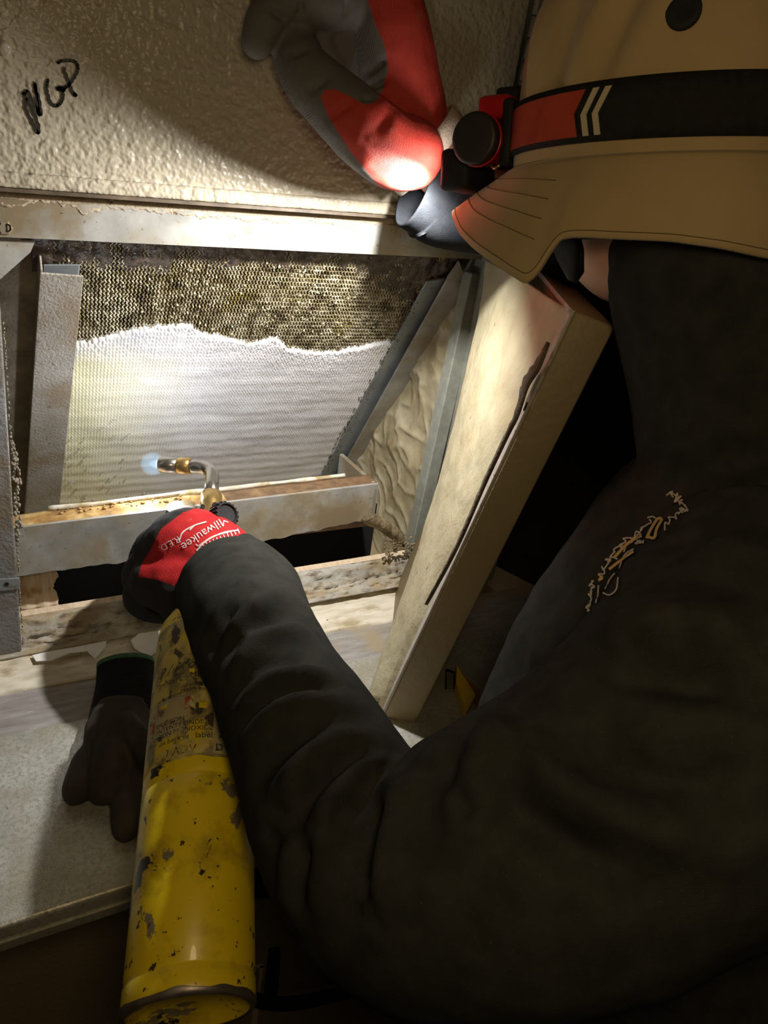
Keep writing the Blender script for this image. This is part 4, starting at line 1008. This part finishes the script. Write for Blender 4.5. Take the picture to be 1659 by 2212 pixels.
# cuff rims
def cuffring(pc, axis, r, length, material, name, thick=0.0022, squash=1.0, parent=None, tilt=None):
    axis = nrm(axis); e = nrm(np.cross(axis, (0.3, 0.2, 1)))
    v_, f_ = revolve(pc, axis, e, [(0, r - thick), (0, r), (length * 0.5, r * 1.01), (length, r * 0.99), (length, r - thick), (length * 0.5, r - thick * 1.2)], 40)
    f_ = f_[:-2]; n_ = 40
    f_ += [(5 * n_ + j, 5 * n_ + (j + 1) % n_, (j + 1) % n_, j) for j in range(n_)]
    return mesh_obj(name, v_, f_, material, parent, True)
# trousers
tr = [tube([hipc + np.array((0, 0, 0.05)), hipc + np.array((0, 0, -0.06))], [0.15, 0.15], 22, 'round', 6)]
for sx in (-0.09, 0.09):
    tr.append(tube([hipc + (sx, 0, -0.02), (hipc[0] + sx, hipc[1] + 0.03, 0.5), (hipc[0] + sx, hipc[1] - 0.02, 0.10)], [0.11, 0.085, 0.08], 18, 'flat', 10))
v, f = fuse(tr, 0.01, 4); mesh_obj('trousers', v, f, 'trousers', person, True)
for sx in (-0.09, 0.09):
    v, f = fuse([tube([(hipc[0] + sx, hipc[1] - 0.03, 0.055), (hipc[0] + sx, hipc[1] + 0.16, 0.045)], [0.054, 0.044], 16, 'round', 6), tube([(hipc[0] + sx, hipc[1] - 0.02, 0.05), (hipc[0] + sx, hipc[1] - 0.02, 0.16)], [0.055, 0.06], 16, 'flat', 6)], 0.006, 4)
    v[:, 2] = np.maximum(v[:, 2], 0.001); mesh_obj('boot', v, f, 'black_rubber', person, True)
# chest print, wrapped on the hoodie by casting onto its surface
hv, hf = v, f
hme = hoodie.data
bvh = BVHTree.FromPolygons([tuple(Vector(x.co) + Vector(OFF[hoodie])) for x in hme.vertices], [tuple(p.vertices) for p in hme.polygons])
def cast(px, py, tree, lift):
    d = Vector(ray(px, py)).normalized(); h = tree.ray_cast(Vector(CAM), d)
    if h[0] is None: return None
    return np.array(h[0]) + np.array(h[1]) * lift * (1 if Vector(h[1]).dot(d) < 0 else -1)
def cast_strokes(strokes, wpx, tree, lift, material, parent, name, label=None):
    vf = []
    for s in strokes:
        q = catmull(np.array([(a, b, 0) for a, b in s]), 6 * len(s))[:, :2]
        v2, f2 = ribbon2(q, wpx); pts = [cast(a, b, tree, lift) for a, b in v2]
        if any(p is None for p in pts): continue
        mesh_obj(name, np.array(pts), f2, material, parent)
def scribble(path, amp, step, seed):
    q = catmull(np.array([(a, b, 0) for a, b in path]), step)[:, :2]; r = random.Random(seed)
    return [(a + r.uniform(-amp, amp), b + r.uniform(-amp, amp)) for a, b in q]
cast_strokes([scribble([(1448, 1066), (1462, 1078), (1474, 1090), (1480, 1102)], 9, 22, 1), scribble([(1478, 1104), (1456, 1122), (1436, 1146)], 6, 18, 2),
              scribble([(1284, 1255), (1276, 1285), (1270, 1325)], 6, 22, 3), [(1295, 1266), (1293, 1290), (1290, 1305)], [(1305, 1283), (1320, 1288), (1334, 1276), (1338, 1250)],
              [(1310, 1275), (1318, 1255), (1330, 1240)], scribble([(1298, 1250), (1306, 1230), (1330, 1205)], 6, 16, 5), [(1340, 1230), (1352, 1200), (1372, 1188)], scribble([(1312, 1216), (1340, 1180), (1385, 1150)], 7, 22, 6),
              scribble([(1376, 1180), (1392, 1170)], 5, 10, 7), [(1400, 1120), (1412, 1118), (1418, 1122)], scribble([(1352, 1190), (1384, 1150), (1408, 1128)], 5, 18, 8)], 3.2, bvh, 0.0012, 'pale_thread', hoodie, 'chest_print', 'pale and gold printed chest emblem')
cast_strokes([[(1402, 1162), (1416, 1165), (1422, 1145), (1434, 1124)], [(1400, 1166), (1410, 1145), (1424, 1124), (1434, 1124)], [(1318, 1232), (1340, 1215), (1372, 1194)], [(1330, 1205), (1360, 1175), (1390, 1160)], [(1296, 1256), (1304, 1246)]], 6, bvh, 0.0014, 'gold_thread', hoodie, 'chest_print')

# hem of the sleeve on the torch arm: an open turned-back ring with a stitch line
hp0, hp1 = P(472, 1226, .682), P(500, 1264, .675)
hax = nrm(hp1 - hp0); he = nrm(np.cross(hax, (0.3, 0.2, 1.0)))
hr = 0.0440
v, f = revolve(hp0, hax, he, [(-0.001, hr - 0.0030), (-0.0022, hr - 0.0012), (-0.001, hr + 0.0004), (0.010, hr + 0.0022), (0.019, hr + 0.0052), (0.0200, hr + 0.0030), (0.010, hr - 0.0010), (0.002, hr - 0.0030)], 60)
f = f[:-2] + [(7 * 60 + j, 7 * 60 + (j + 1) % 60, (j + 1) % 60, j) for j in range(60)]
ha = np.arange(len(v)) % 60 * 2 * np.pi / 60
v = v + np.outer(0.0012 * np.sin(ha * 5 + 1) + 0.0008 * np.sin(ha * 9), hax)
hem_o = mesh_obj('sleeve_hem', v, f, 'fleece', hoodie, True)
# ---------------- glove on the torch hand
def nch(pts, n=None): return chain([(a, b, c * TS, r * TS) for a, b, c, r in pts], n)
near = [nch([(520, 1270, .615, .031), (470, 1215, .630, .036), (405, 1185, .642, .037), (355, 1195, .652, .028)], 14),
        nch([(490, 1205, .635, .026), (435, 1168, .652, .025), (384, 1158, .668, .019)], 10),
        nch([(455, 1255, .618, .030), (400, 1260, .625, .032), (345, 1255, .635, .026)], 10),
        nch([(385, 1146, .668, .0150), (352, 1160, .683, .0150), (345, 1185, .700, .0140), (390, 1195, .708, .0130)], 14),
        nch([(352, 1172, .660, .0158), (320, 1192, .676, .0155), (315, 1222, .694, .0145), (360, 1240, .702, .0135)], 14),
        nch([(330, 1206, .648, .0158), (303, 1234, .662, .0155), (302, 1262, .678, .0145), (350, 1275, .688, .0135)], 14),
        nch([(330, 1250, .634, .0155), (302, 1280, .645, .0145), (306, 1304, .656, .0135), (350, 1318, .664, .0130), (395, 1312, .664, .0130)], 16),
        nch([(400, 1285, .625, .026), (380, 1300, .640, .018)], 6),
        nch([(450, 1180, .650, .020), (425, 1155, .682, .016), (455, 1160, .704, .0135)], 12)]
v, f = fuse(near, 0.0021, 5)
v = v + vnormals(v, f) * (0.0008 * nzarr(v, 70, 2))[:, None]
v = fold(v, f, [([(300, 1262), (330, 1270), (345, 1300)], 5, -0.003), ([(335, 1292), (350, 1318)], 4, -0.003), ([(310, 1215), (335, 1180), (360, 1150)], 7, -0.0016), ([(300, 1310), (340, 1320), (380, 1316)], 5, -0.0025)])
pr = proj(v); nn = vnormals(v, f); vd = v - CAM; vd /= np.linalg.norm(vd, axis=1)[:, None]
front = (nn * vd).sum(1) < 0.15
RED1 = [(324, 1190), (348, 1142), (395, 1107), (445, 1090), (560, 1150), (600, 1210), (480, 1300), (368, 1262), (338, 1252), (298, 1246), (306, 1218)]
sd = signed(pr[:, :2], RED1)
coat = np.clip(0.5 - sd / 16.0, 0, 1); coat = np.where(front, coat, 1.0)
g1 = mesh_obj('torch_hand_glove', v, f, 'glove_knit', person, True, attrs={'coat': coat}, label='red knit glove with dark dipped fingers gripping the torch')
gb = BVHTree.FromPolygons([tuple(q) for q in v], [tuple(q) for q in f])
def cast_text(s, size_px, org, ang, tree, parent, material='print_white', shear=0.0, name='print'):
    t, tf = text_flat(s, size_px); ca, sa = math.cos(ang), math.sin(ang); pts = []
    for x, y, _ in t:
        x2 = x + y * shear; a = org[0] + x2 * ca + y * sa; b = org[1] + x2 * sa - y * ca
        pts.append(cast(a, b, tree, 0.0007))
    ok = [p is not None for p in pts]
    tf = [q for q in tf if all(ok[i] for i in q) and max(np.linalg.norm(pts[i] - pts[q[0]]) for i in q) < 0.012]
    if tf: mesh_obj(name, np.array([p if p is not None else np.zeros(3) + OFF[parent] for p in pts]), tf, material, parent, kind='stuff')
cast_text('Milwaukee', 27, (487, 1113), math.radians(147), gb, g1)
cast_text('R.E.D.', 20, (386, 1158), math.radians(152), gb, g1)
cast_strokes([[(388, 1168), (396, 1150), (420, 1136), (446, 1128)], [(420, 1136), (410, 1146)], [(425, 1190), (445, 1170), (480, 1152), (515, 1146)], [(432, 1178), (460, 1160), (500, 1148)], [(424, 1176), (428, 1180)]], 3.0, gb, 0.0007, 'print_white', g1, 'print')
cast_strokes([[(430 + 7.5 * i, 1178 - 3.2 * i), (434 + 7.5 * i, 1186 - 3.0 * i)] for i in range(14)], 2.2, gb, 0.0007, 'print_white', g1, 'print')
for k, (a, b, d, r) in enumerate(((300, 1232, .645, .0028), (294, 1248, .647, .0024))):
    v, f = lump(P(a, b, d * TS), (r, r, r * 1.6), k, 0.4, 2); mesh_obj('thread_tuft', v, f, 'print_white', g1, True)
# ---------------- glove on the raised hand
def fch(pts, n=None):                   # fingers and palm stay in front of the door skin
    out = []
    for a, b, c, r in pts:
        dd = float((onY(a, b, 0.698) - CAM) @ (M_CW @ np.array((0, 0, 1.0))))
        out.append((a, b, min(c, dd - r * 1.12), r))
    return chain(out, n)
far = [fch([(915, 322, .654, .028), (890, 280, .650, .035), (866, 190, .650, .036), (850, 90, .650, .034), (838, 10, .650, .030)], 20),
       fch([(900, 300, .645, .030), (850, 240, .638, .030), (842, 120, .640, .026)], 10),
       fch([(842, 8, .636, .0190), (790, 10, .612, .0185), (735, 12, .592, .0178), (670, 12, .580, .0168), (606, 14, .574, .0162), (572, 50, .572, .0155), (556, 88, .572, .0134)], 30),
       fch([(850, -20, .660, .0180), (780, -40, .650, .0178), (700, -45, .640, .0168), (620, -30, .634, .0158), (580, 0, .632, .0148)], 22),
       fch([(838, 60, .658, .0170), (780, 45, .668, .0165), (738, 75, .668, .0156), (752, 125, .660, .0146), (790, 150, .650, .0146)], 22),
       fch([(725, 0, .668, .0175), (688, 45, .678, .0165), (690, 100, .676, .0155), (722, 148, .664, .0145)], 18),
       fch([(838, 110, .654, .0170), (795, 95, .662, .0162), (770, 130, .658, .0152), (795, 180, .645, .0152)], 18),
       fch([(885, 332, .618, .030), (840, 322, .606, .0302), (780, 275, .588, .0288), (715, 215, .586, .0253), (662, 160, .588, .0222), (638, 105, .594, .0194), (636, 55, .600, .0165)], 34)]
v, f = fuse(far, 0.0021, 5)
v = v + vnormals(v, f) * (0.0008 * nzarr(v, 70, 4))[:, None]
v = fold(v, f, [([(780, 165), (805, 150), (836, 128)], 7, -0.006), ([(780, 192), (810, 184), (838, 172)], 7, -0.006), ([(775, 212), (805, 210), (834, 204)], 6, -0.005), ([(642, 44), (652, 20), (650, -10)], 8, -0.0045), ([(740, 48), (752, 20), (748, -10)], 8, -0.0045), ([(584, 18), (606, 34), (622, 50)], 7, -0.004),
    ([(660, 205), (690, 180), (712, 160)], 9, -0.0035), ([(625, 120), (650, 110), (668, 100)], 9, -0.0035), ([(700, 262), (735, 238), (765, 218)], 9, -0.003), ([(800, 300), (840, 250), (862, 190)], 14, -0.003)])
pr = proj(v); nn = vnormals(v, f); vd = v - CAM; vd /= np.linalg.norm(vd, axis=1)[:, None]
RED2 = [(775, -60), (1000, -60), (1000, 420), (830, 420), (800, 378), (758, 330), (712, 256), (692, 212), (700, 196), (722, 192), (752, 206), (790, 226), (812, 220), (826, 196), (838, 150), (832, 100), (812, 55)]
sd = signed(pr[:, :2], RED2); front = (nn * vd).sum(1) < 0.2
coat = np.clip(0.5 - sd / 16.0, 0, 1)
g2 = mesh_obj('raised_hand_glove', v, f, 'glove_knit_lit', person, True, attrs={'coat': coat}, label='red knit glove with grey dipped fingers, toned as if lit, on the raised hand')
wr0, wr1 = P(893, 300, .646), P(940, 350, .656)
cuffring(P(904, 312, .648), wr1 - wr0, 0.0425, 0.017, 'glove_cuff', 'knit_cuff', 0.003, parent=g2)
# fabric cuff of the raised arm: an open sleeve end
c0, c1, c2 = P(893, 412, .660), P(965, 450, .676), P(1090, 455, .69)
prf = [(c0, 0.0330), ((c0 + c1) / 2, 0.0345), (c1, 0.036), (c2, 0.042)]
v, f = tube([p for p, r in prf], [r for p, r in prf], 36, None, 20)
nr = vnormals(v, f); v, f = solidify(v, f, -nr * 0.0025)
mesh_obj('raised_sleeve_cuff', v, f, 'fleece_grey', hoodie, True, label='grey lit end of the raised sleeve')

# ------------------------------------------------------------------ hat
hat = thing('bucket_hat', H(0, 0, -0.02), 'tan canvas bucket hat with stitched brim under a headlamp strap', 'hat')
RA, RB = 0.115, 0.096
def ell(th, k=1.0, a=RA, b=RB): return a * k * math.cos(th), b * k * math.sin(th)
rings = [(-0.024, 1.0), (-0.005, 1.0), (0.015, 0.995), (0.035, 0.985), (0.055, 0.965), (0.072, 0.93), (0.086, 0.86), (0.095, 0.74), (0.100, 0.55), (0.103, 0.3), (0.104, 0.05)]
rings = [(np.interp(t, np.arange(len(rings)), [r[0] for r in rings]), np.interp(t, np.arange(len(rings)), [r[1] for r in rings])) for t in np.linspace(0, len(rings) - 1, 40)]
NTH = 120
V, F = [], []
for (u_, k_) in rings:
    for i in range(NTH):
        th = 2 * math.pi * i / NTH; a, b = ell(th, k_)
        w_ = 0.006 * math.exp(-((th - 0.72) / 0.09) ** 2) - 0.006 * math.exp(-((th - 0.95 - (u_ - 0.03) * 2) / 0.08) ** 2) + 0.006 * math.exp(-((th - 1.12 - (u_ - 0.02) * 3) / 0.07) ** 2) - 0.005 * math.exp(-((th - 1.28 - (u_ - 0.02) * 3) / 0.07) ** 2) + 0.004 * math.exp(-((th - 1.42 - (u_ - 0.02) * 4) / 0.07) ** 2)
        w_ *= math.exp(-((u_ - 0.050) / 0.034) ** 2); rr = math.hypot(a, b)
        V.append(H(a * (1 + w_ / rr), b * (1 + w_ / rr), u_ + 0.012 * (math.cos(th) * 0.3) * (u_ / 0.1)))
for k in range(len(rings) - 1):
    for i in range(NTH): F.append((k * NTH + i, k * NTH + (i + 1) % NTH, (k + 1) * NTH + (i + 1) % NTH, (k + 1) * NTH + i))
F.append(tuple((len(rings) - 1) * NTH + i for i in range(NTH)))
crown = mesh_obj('crown', np.array(V), F, 'hat_canvas', hat, True)
# brim: outer edge by angle (extra reach, drop)
BT = np.array([(0, 0.052, -0.047), (9, 0.050, -0.050), (22, 0.041, -0.062), (38, 0.037, -0.074), (54, 0.035, -0.087), (63, 0.032, -0.097), (67.5, 0.030, -0.102), (70, 0.026, -0.088), (72, 0.024, -0.074), (75, 0.022, -0.071), (80, 0.020, -0.0705), (88.5, 0.018, -0.0715), (102, 0.018, -0.0725), (114.5, 0.018, -0.076), (126.5, 0.018, -0.081), (150, 0.020, -0.085), (180, 0.022, -0.080)])
def brim_edge(th):
    d = abs((math.degrees(th) + 180) % 360 - 180)
    return np.interp(d, BT[:, 0], BT[:, 1]), np.interp(d, BT[:, 0], BT[:, 2])
ths = np.linspace(0, 2 * math.pi, 480, endpoint=False)
ed = np.array([brim_edge(t) for t in ths]); kern = np.ones(7) / 7
ed = np.stack([np.convolve(np.concatenate((ed[-3:, c], ed[:, c], ed[:3, c])), kern, 'valid') for c in range(2)], 1)
V, F = [], []
NB = 14
for k in range(NB):
    t = k / (NB - 1)
    for i, th in enumerate(ths):
        a, b = ell(th); rr = math.hypot(a, b); ext, drop = ed[i]
        e = ext * t ** 0.9; u_ = -0.022 + (drop + 0.022) * (t ** 1.15)
        V.append(H(a * (1 + e / rr), b * (1 + e / rr), u_))
n_ = len(ths)
for k in range(NB - 1):
    for i in range(n_): F.append((k * n_ + i, k * n_ + (i + 1) % n_, (k + 1) * n_ + (i + 1) % n_, (k + 1) * n_ + i))
bv = np.array(V); nr = vnormals(bv, F)
v, f = solidify(bv, F, nr * 0.0035)
brim = mesh_obj('brim', v, f, 'hat_canvas', hat, True)
bN = nr.reshape(NB, n_, 3); bV = bv.reshape(NB, n_, 3); sgn = 1
cenw = H(0, 0, 0.3)
for tt in (3.0, 5.0, 7.0, 9.0, 12.2):
    k0 = int(tt); fr = tt - k0
    rng_i = range(0, 88) if tt < 12 else range(n_)
    pts = []
    for i in rng_i:
        for s in (0,):
            p = bV[k0, i] * (1 - fr) + bV[min(k0 + 1, NB - 1), i] * fr; q = bN[k0, i]
            s1 = p + q * 0.0037; s2 = p - q * 0.0002
            pts.append(s1 if np.linalg.norm(s1 - CAM) < np.linalg.norm(s2 - CAM) else s2)
    v, f = tube(pts, 0.00035, 5, 'flat'); mesh_obj('stitch_line', v, f, 'hat_stitch', brim, True)
# eyelet
ec = H(*ell(math.radians(97), 0.972), 0.050)
th = math.radians(97); en = nrm(H(math.cos(th) * 0.1, math.sin(th) * 0.12, 0.03) - H(0, 0, 0))
v, f = revolve(ec, en, M_CW @ HU, [(-0.003, 0.0098), (0.0012, 0.0098), (0.0022, 0.0085), (0.0016, 0.005), (0.0012, 0.001)], 28)
mesh_obj('vent_eyelet', v, f, 'black_plastic', crown, True)

# ------------------------------------------------------------------ headlamp
hl = thing('headlamp', H(0.12, 0, -0.02), 'red and black headlamp strapped round the tan hat', 'headlamp')
SH = 0.0169; KS = 1.022
def strap_pt(th, u_, k=KS):
    a, b = ell(th, k); return H(a, b, u_ + 0.002)
def strap_patch(t0, t1, u0, u1, k, n=60, th=0.0016):
    v_, f_ = grid(lambda p, q: strap_pt(math.radians(t0 + (t1 - t0) * p), u0 + (u1 - u0) * q, k), n, 4)
    return solidify(v_, f_, (M_CW @ HC + CAM - v_) * 0.012)
v, f = strap_patch(16, 344, -SH, SH, KS, 160); strap = mesh_obj('strap', v, f, 'strap_black', hl, True)
def strap_poly(poly, k, material, name):       # poly in (deg, u)
    q = np.array(poly); V_ = []
    v_ = np.array([strap_pt(math.radians(a), b, k) for a, b in q]); inn = np.array([strap_pt(math.radians(a), b, k - 0.006) for a, b in q])
    n0 = len(q); vv = np.concatenate((v_, inn))
    ff = [tuple(range(n0)), tuple(range(n0, 2 * n0))[::-1]] + [(i, n0 + i, n0 + (i + 1) % n0, (i + 1) % n0) for i in range(n0)]
    return mesh_obj(name, vv, ff, material, strap, False)
ti = 0.0132
for i in range(8):
    a0, a1 = 20 + i * 6.1, 20 + (i + 1) * 6.1
    if i < 7: strap_poly([(a0, -ti), (a1, -ti), (a1, ti), (a0, ti)], KS + 0.008, 'strap_red', 'red_band')
    else: strap_poly([(a0, -ti), (a1 + 0.5, -ti), (a1 - 1.5, 0.0), (a1 + 2.0, ti), (a0, ti)], KS + 0.008, 'strap_red', 'red_band')
for a0 in (71.5, 75.5):
    strap_poly([(a0, -ti), (a0 + 2.0, -ti), (a0 + 0.4, -0.001), (a0 - 1.6, -0.001)], KS + 0.008, 'strap_cream', 'chevron')
    strap_poly([(a0 - 1.6, -0.001), (a0 + 0.4, -0.001), (a0 + 4.0, ti), (a0 + 2.0, ti)], KS + 0.008, 'strap_cream', 'chevron')
# lamp housing
parts_l = []
hw = 0.036
def headbox(f0, f1, s0, s1, u0, u1, bev):
    return hexa([H(f0, s0, u0), H(f1, s0, u0), H(f1, s1, u0), H(f0, s1, u0)], [H(f0, s0, u1), H(f1, s0, u1), H(f1, s1, u1), H(f0, s1, u1)], bev, 2)
v, f = headbox(0.110, 0.119, -0.036, 0.036, -0.020, 0.026, 0.003); mesh_obj('bracket', v, f, 'black_plastic', hl, True)
v, f = revolve(H(0.134, -0.040, -0.002), M_CW @ HS, M_CW @ HF, [(0, 0.013), (0.002, 0.0165), (0.078, 0.0165), (0.080, 0.0165)], 40); hs = mesh_obj('housing', v, f, 'lamp_red', hl, True)
v, f = revolve(H(0.134, 0.040, -0.002), M_CW @ HS, M_CW @ HF, [(0, 0.0178), (0.008, 0.0182), (0.0105, 0.0172), (0.0110, 0.0150), (0.0108, 0.002)], 44); mesh_obj('end_cap', v, f, 'lamp_cap', hl, True, label='matt black round end cap')
v, f = revolve(H(0.134, 0.0385, -0.002), M_CW @ HS, M_CW @ HF, [(0, 0.0186), (0.0022, 0.0188), (0.0030, 0.0180)], 44); mesh_obj('red_ring', v, f, 'lamp_red', hl, True)
v, f = headbox(0.116, 0.142, -0.030, 0.030, 0.014, 0.030, 0.004); mesh_obj('top_shroud', v, f, 'lamp_red', hl, True)
v, f = headbox(0.112, 0.136, -0.034, 0.012, 0.028, 0.038, 0.003); mesh_obj('switch_hood', v, f, 'black_plastic', hl, True)
v, f = headbox(0.143, 0.168, -0.018, 0.038, -0.036, -0.006, 0.004); mesh_obj('bezel', v, f, 'black_plastic', hl, True)
v, f = revolve(H(0.1685, 0.020, -0.023), M_CW @ HF, M_CW @ HU, [(0, 0.010), (0.001, 0.010)], 28); mesh_obj('lens', v, f, 'lamp_lens', hl)
v, f = tube([H(0.126, 0.036, -0.018), H(0.120, 0.040, -0.022), H(0.115, 0.042, -0.020)], 0.0012, 8); mesh_obj('wire_clip', v, f, 'brass', hl, True)

# ------------------------------------------------------------------ dark glasses
gl = thing('dark_glasses', P(1230, 600, 0.545), 'dark wraparound glasses below the hat brim', 'glasses')
G = [(1180, 500, .540), (1212, 495, .525), (1252, 500, .500), (1262, 540, .500), (1262, 588, .503), (1246, 612, .510), (1226, 604, .525), (1202, 560, .540)]
pts = np.array([P(*g) for g in G])
bul = nrm(CAM - pts.mean(0)); cen = pts.mean(0) + bul * 0.006
v = np.concatenate((pts, pts * 0.55 + cen * 0.45 + bul * 0.002, [cen])); n0 = len(pts)
f = [(i, (i + 1) % n0, n0 + (i + 1) % n0, n0 + i) for i in range(n0)] + [(n0 + i, n0 + (i + 1) % n0, 2 * n0) for i in range(n0)]
v, f = solidify(v, f, -bul * 0.004); mesh_obj('lens', v, f, 'lens_dark', gl, True)
v, f = tube([P(1226, 500, .518), P(1240, 540, .510), P(1254, 575, .506), P(1258, 590, .506)], 0.0004, 6); mesh_obj('lens_rim', v, f, 'pale_thread', gl, True)
v, f = tube([P(1255, 505, .50), P(1330, 498, .475), P(1420, 500, .46)], 0.004, 10, 'round'); mesh_obj('temple', v, f, 'black_plastic', gl, True)
# ------------------------------------------------------------------ background items
v, f = box(0.64, 1.25, 0.30, 0.80, 0.0, 0.80, 0.004); tagit(mesh_obj('equipment_box', v, f, 'duct_grey'), 'dim grey equipment box on the floor standing right of the deck', 'box')
v, f = box(0.66, 1.5, 0.83, 1.75, 0.0, 0.93, 0.004); tagit(mesh_obj('equipment_box', v, f, 'duct_grey'), 'dark grey equipment box under the beige batten', 'box')
pts = [onZ(a, b, 0.955) for a, b in ((1030, 1202), (1210, 1293), (1196, 1322), (1020, 1230))]
v, f = prism(pts, (0, 0, -0.022)); tagit(mesh_obj('batten', v, f, 'beige_strip'), 'short beige batten lying beyond the tan panel', 'batten')
bag = thing('zip_bag', onZ(1000, 1520, 1.0615), 'small yellow zip bag in the dark behind the panel', 'bag')
zb_ = 0.812
def bagq(poly, z0, z1, material, name, parent):
    lo = [onZ(a, b, z0) for a, b in poly]; v_, f_ = prism(lo, (0, 0, z1 - z0)); return mesh_obj(name, v_, f_, material, parent)
bagq([(983, 1455), (1023, 1519), (1004, 1556), (981, 1492)], 1.0620, 1.0740, 'bag_yellow', 'front', bag)
bagq([(990, 1456), (1034, 1500), (1040, 1545), (1024, 1518)], 1.0620, 1.0680, 'bag_orange', 'gusset', bag)
zp = bagq([(962, 1449), (981, 1456), (981, 1491), (961, 1489)], 1.0620, 1.0660, 'black_knit', 'zip_tape', bag)
for k in range(10):
    t = k / 9; bagq([(964 + t, 1452 + 36 * t), (979, 1456 + 34 * t), (979, 1457.5 + 34 * t), (964 + t, 1453.5 + 36 * t)], 1.0660, 1.0668, 'zip_teeth', 'zip_tooth', zp)
# fittings on the base cabinet front, below the deck
YB = 0.52
def plate(poly, y0, y1, material, name, parent):
    v_, f_ = prism([onY(a, b, y1) for a, b in poly][::-1], (0, y0 - y1, 0)); return mesh_obj(name, v_, f_, material, parent)
plate([(545, 1898), (582, 1888), (604, 1938), (547, 1942)], YB, YB - 0.012, 'black_plastic', 'latch', cab)
plate([(585, 2060), (606, 2056), (600, 2150), (574, 2152)], YB, YB - 0.008, 'black_plastic', 'latch', cab)
for q in ([(543, 2088), (570, 2086), (570, 2090), (543, 2093)], [(562, 2086), (570, 2086), (562, 2146), (556, 2146)], [(548, 2172), (560, 2172), (552, 2240), (540, 2240)]):
    plate(q, YB, YB - 0.002, 'beige_strip', 'label_edge', cab)
v, f = tube([onY(a, b, YB - 0.02) for a, b in ((500, 2140), (580, 2166), (660, 2164), (760, 2140), (860, 2120))], 0.0085, 10, 'round', 24)
tagit(mesh_obj('black_cable', v, f, 'black_plastic', None, True), 'black cable running in the dark below the deck', 'cable')
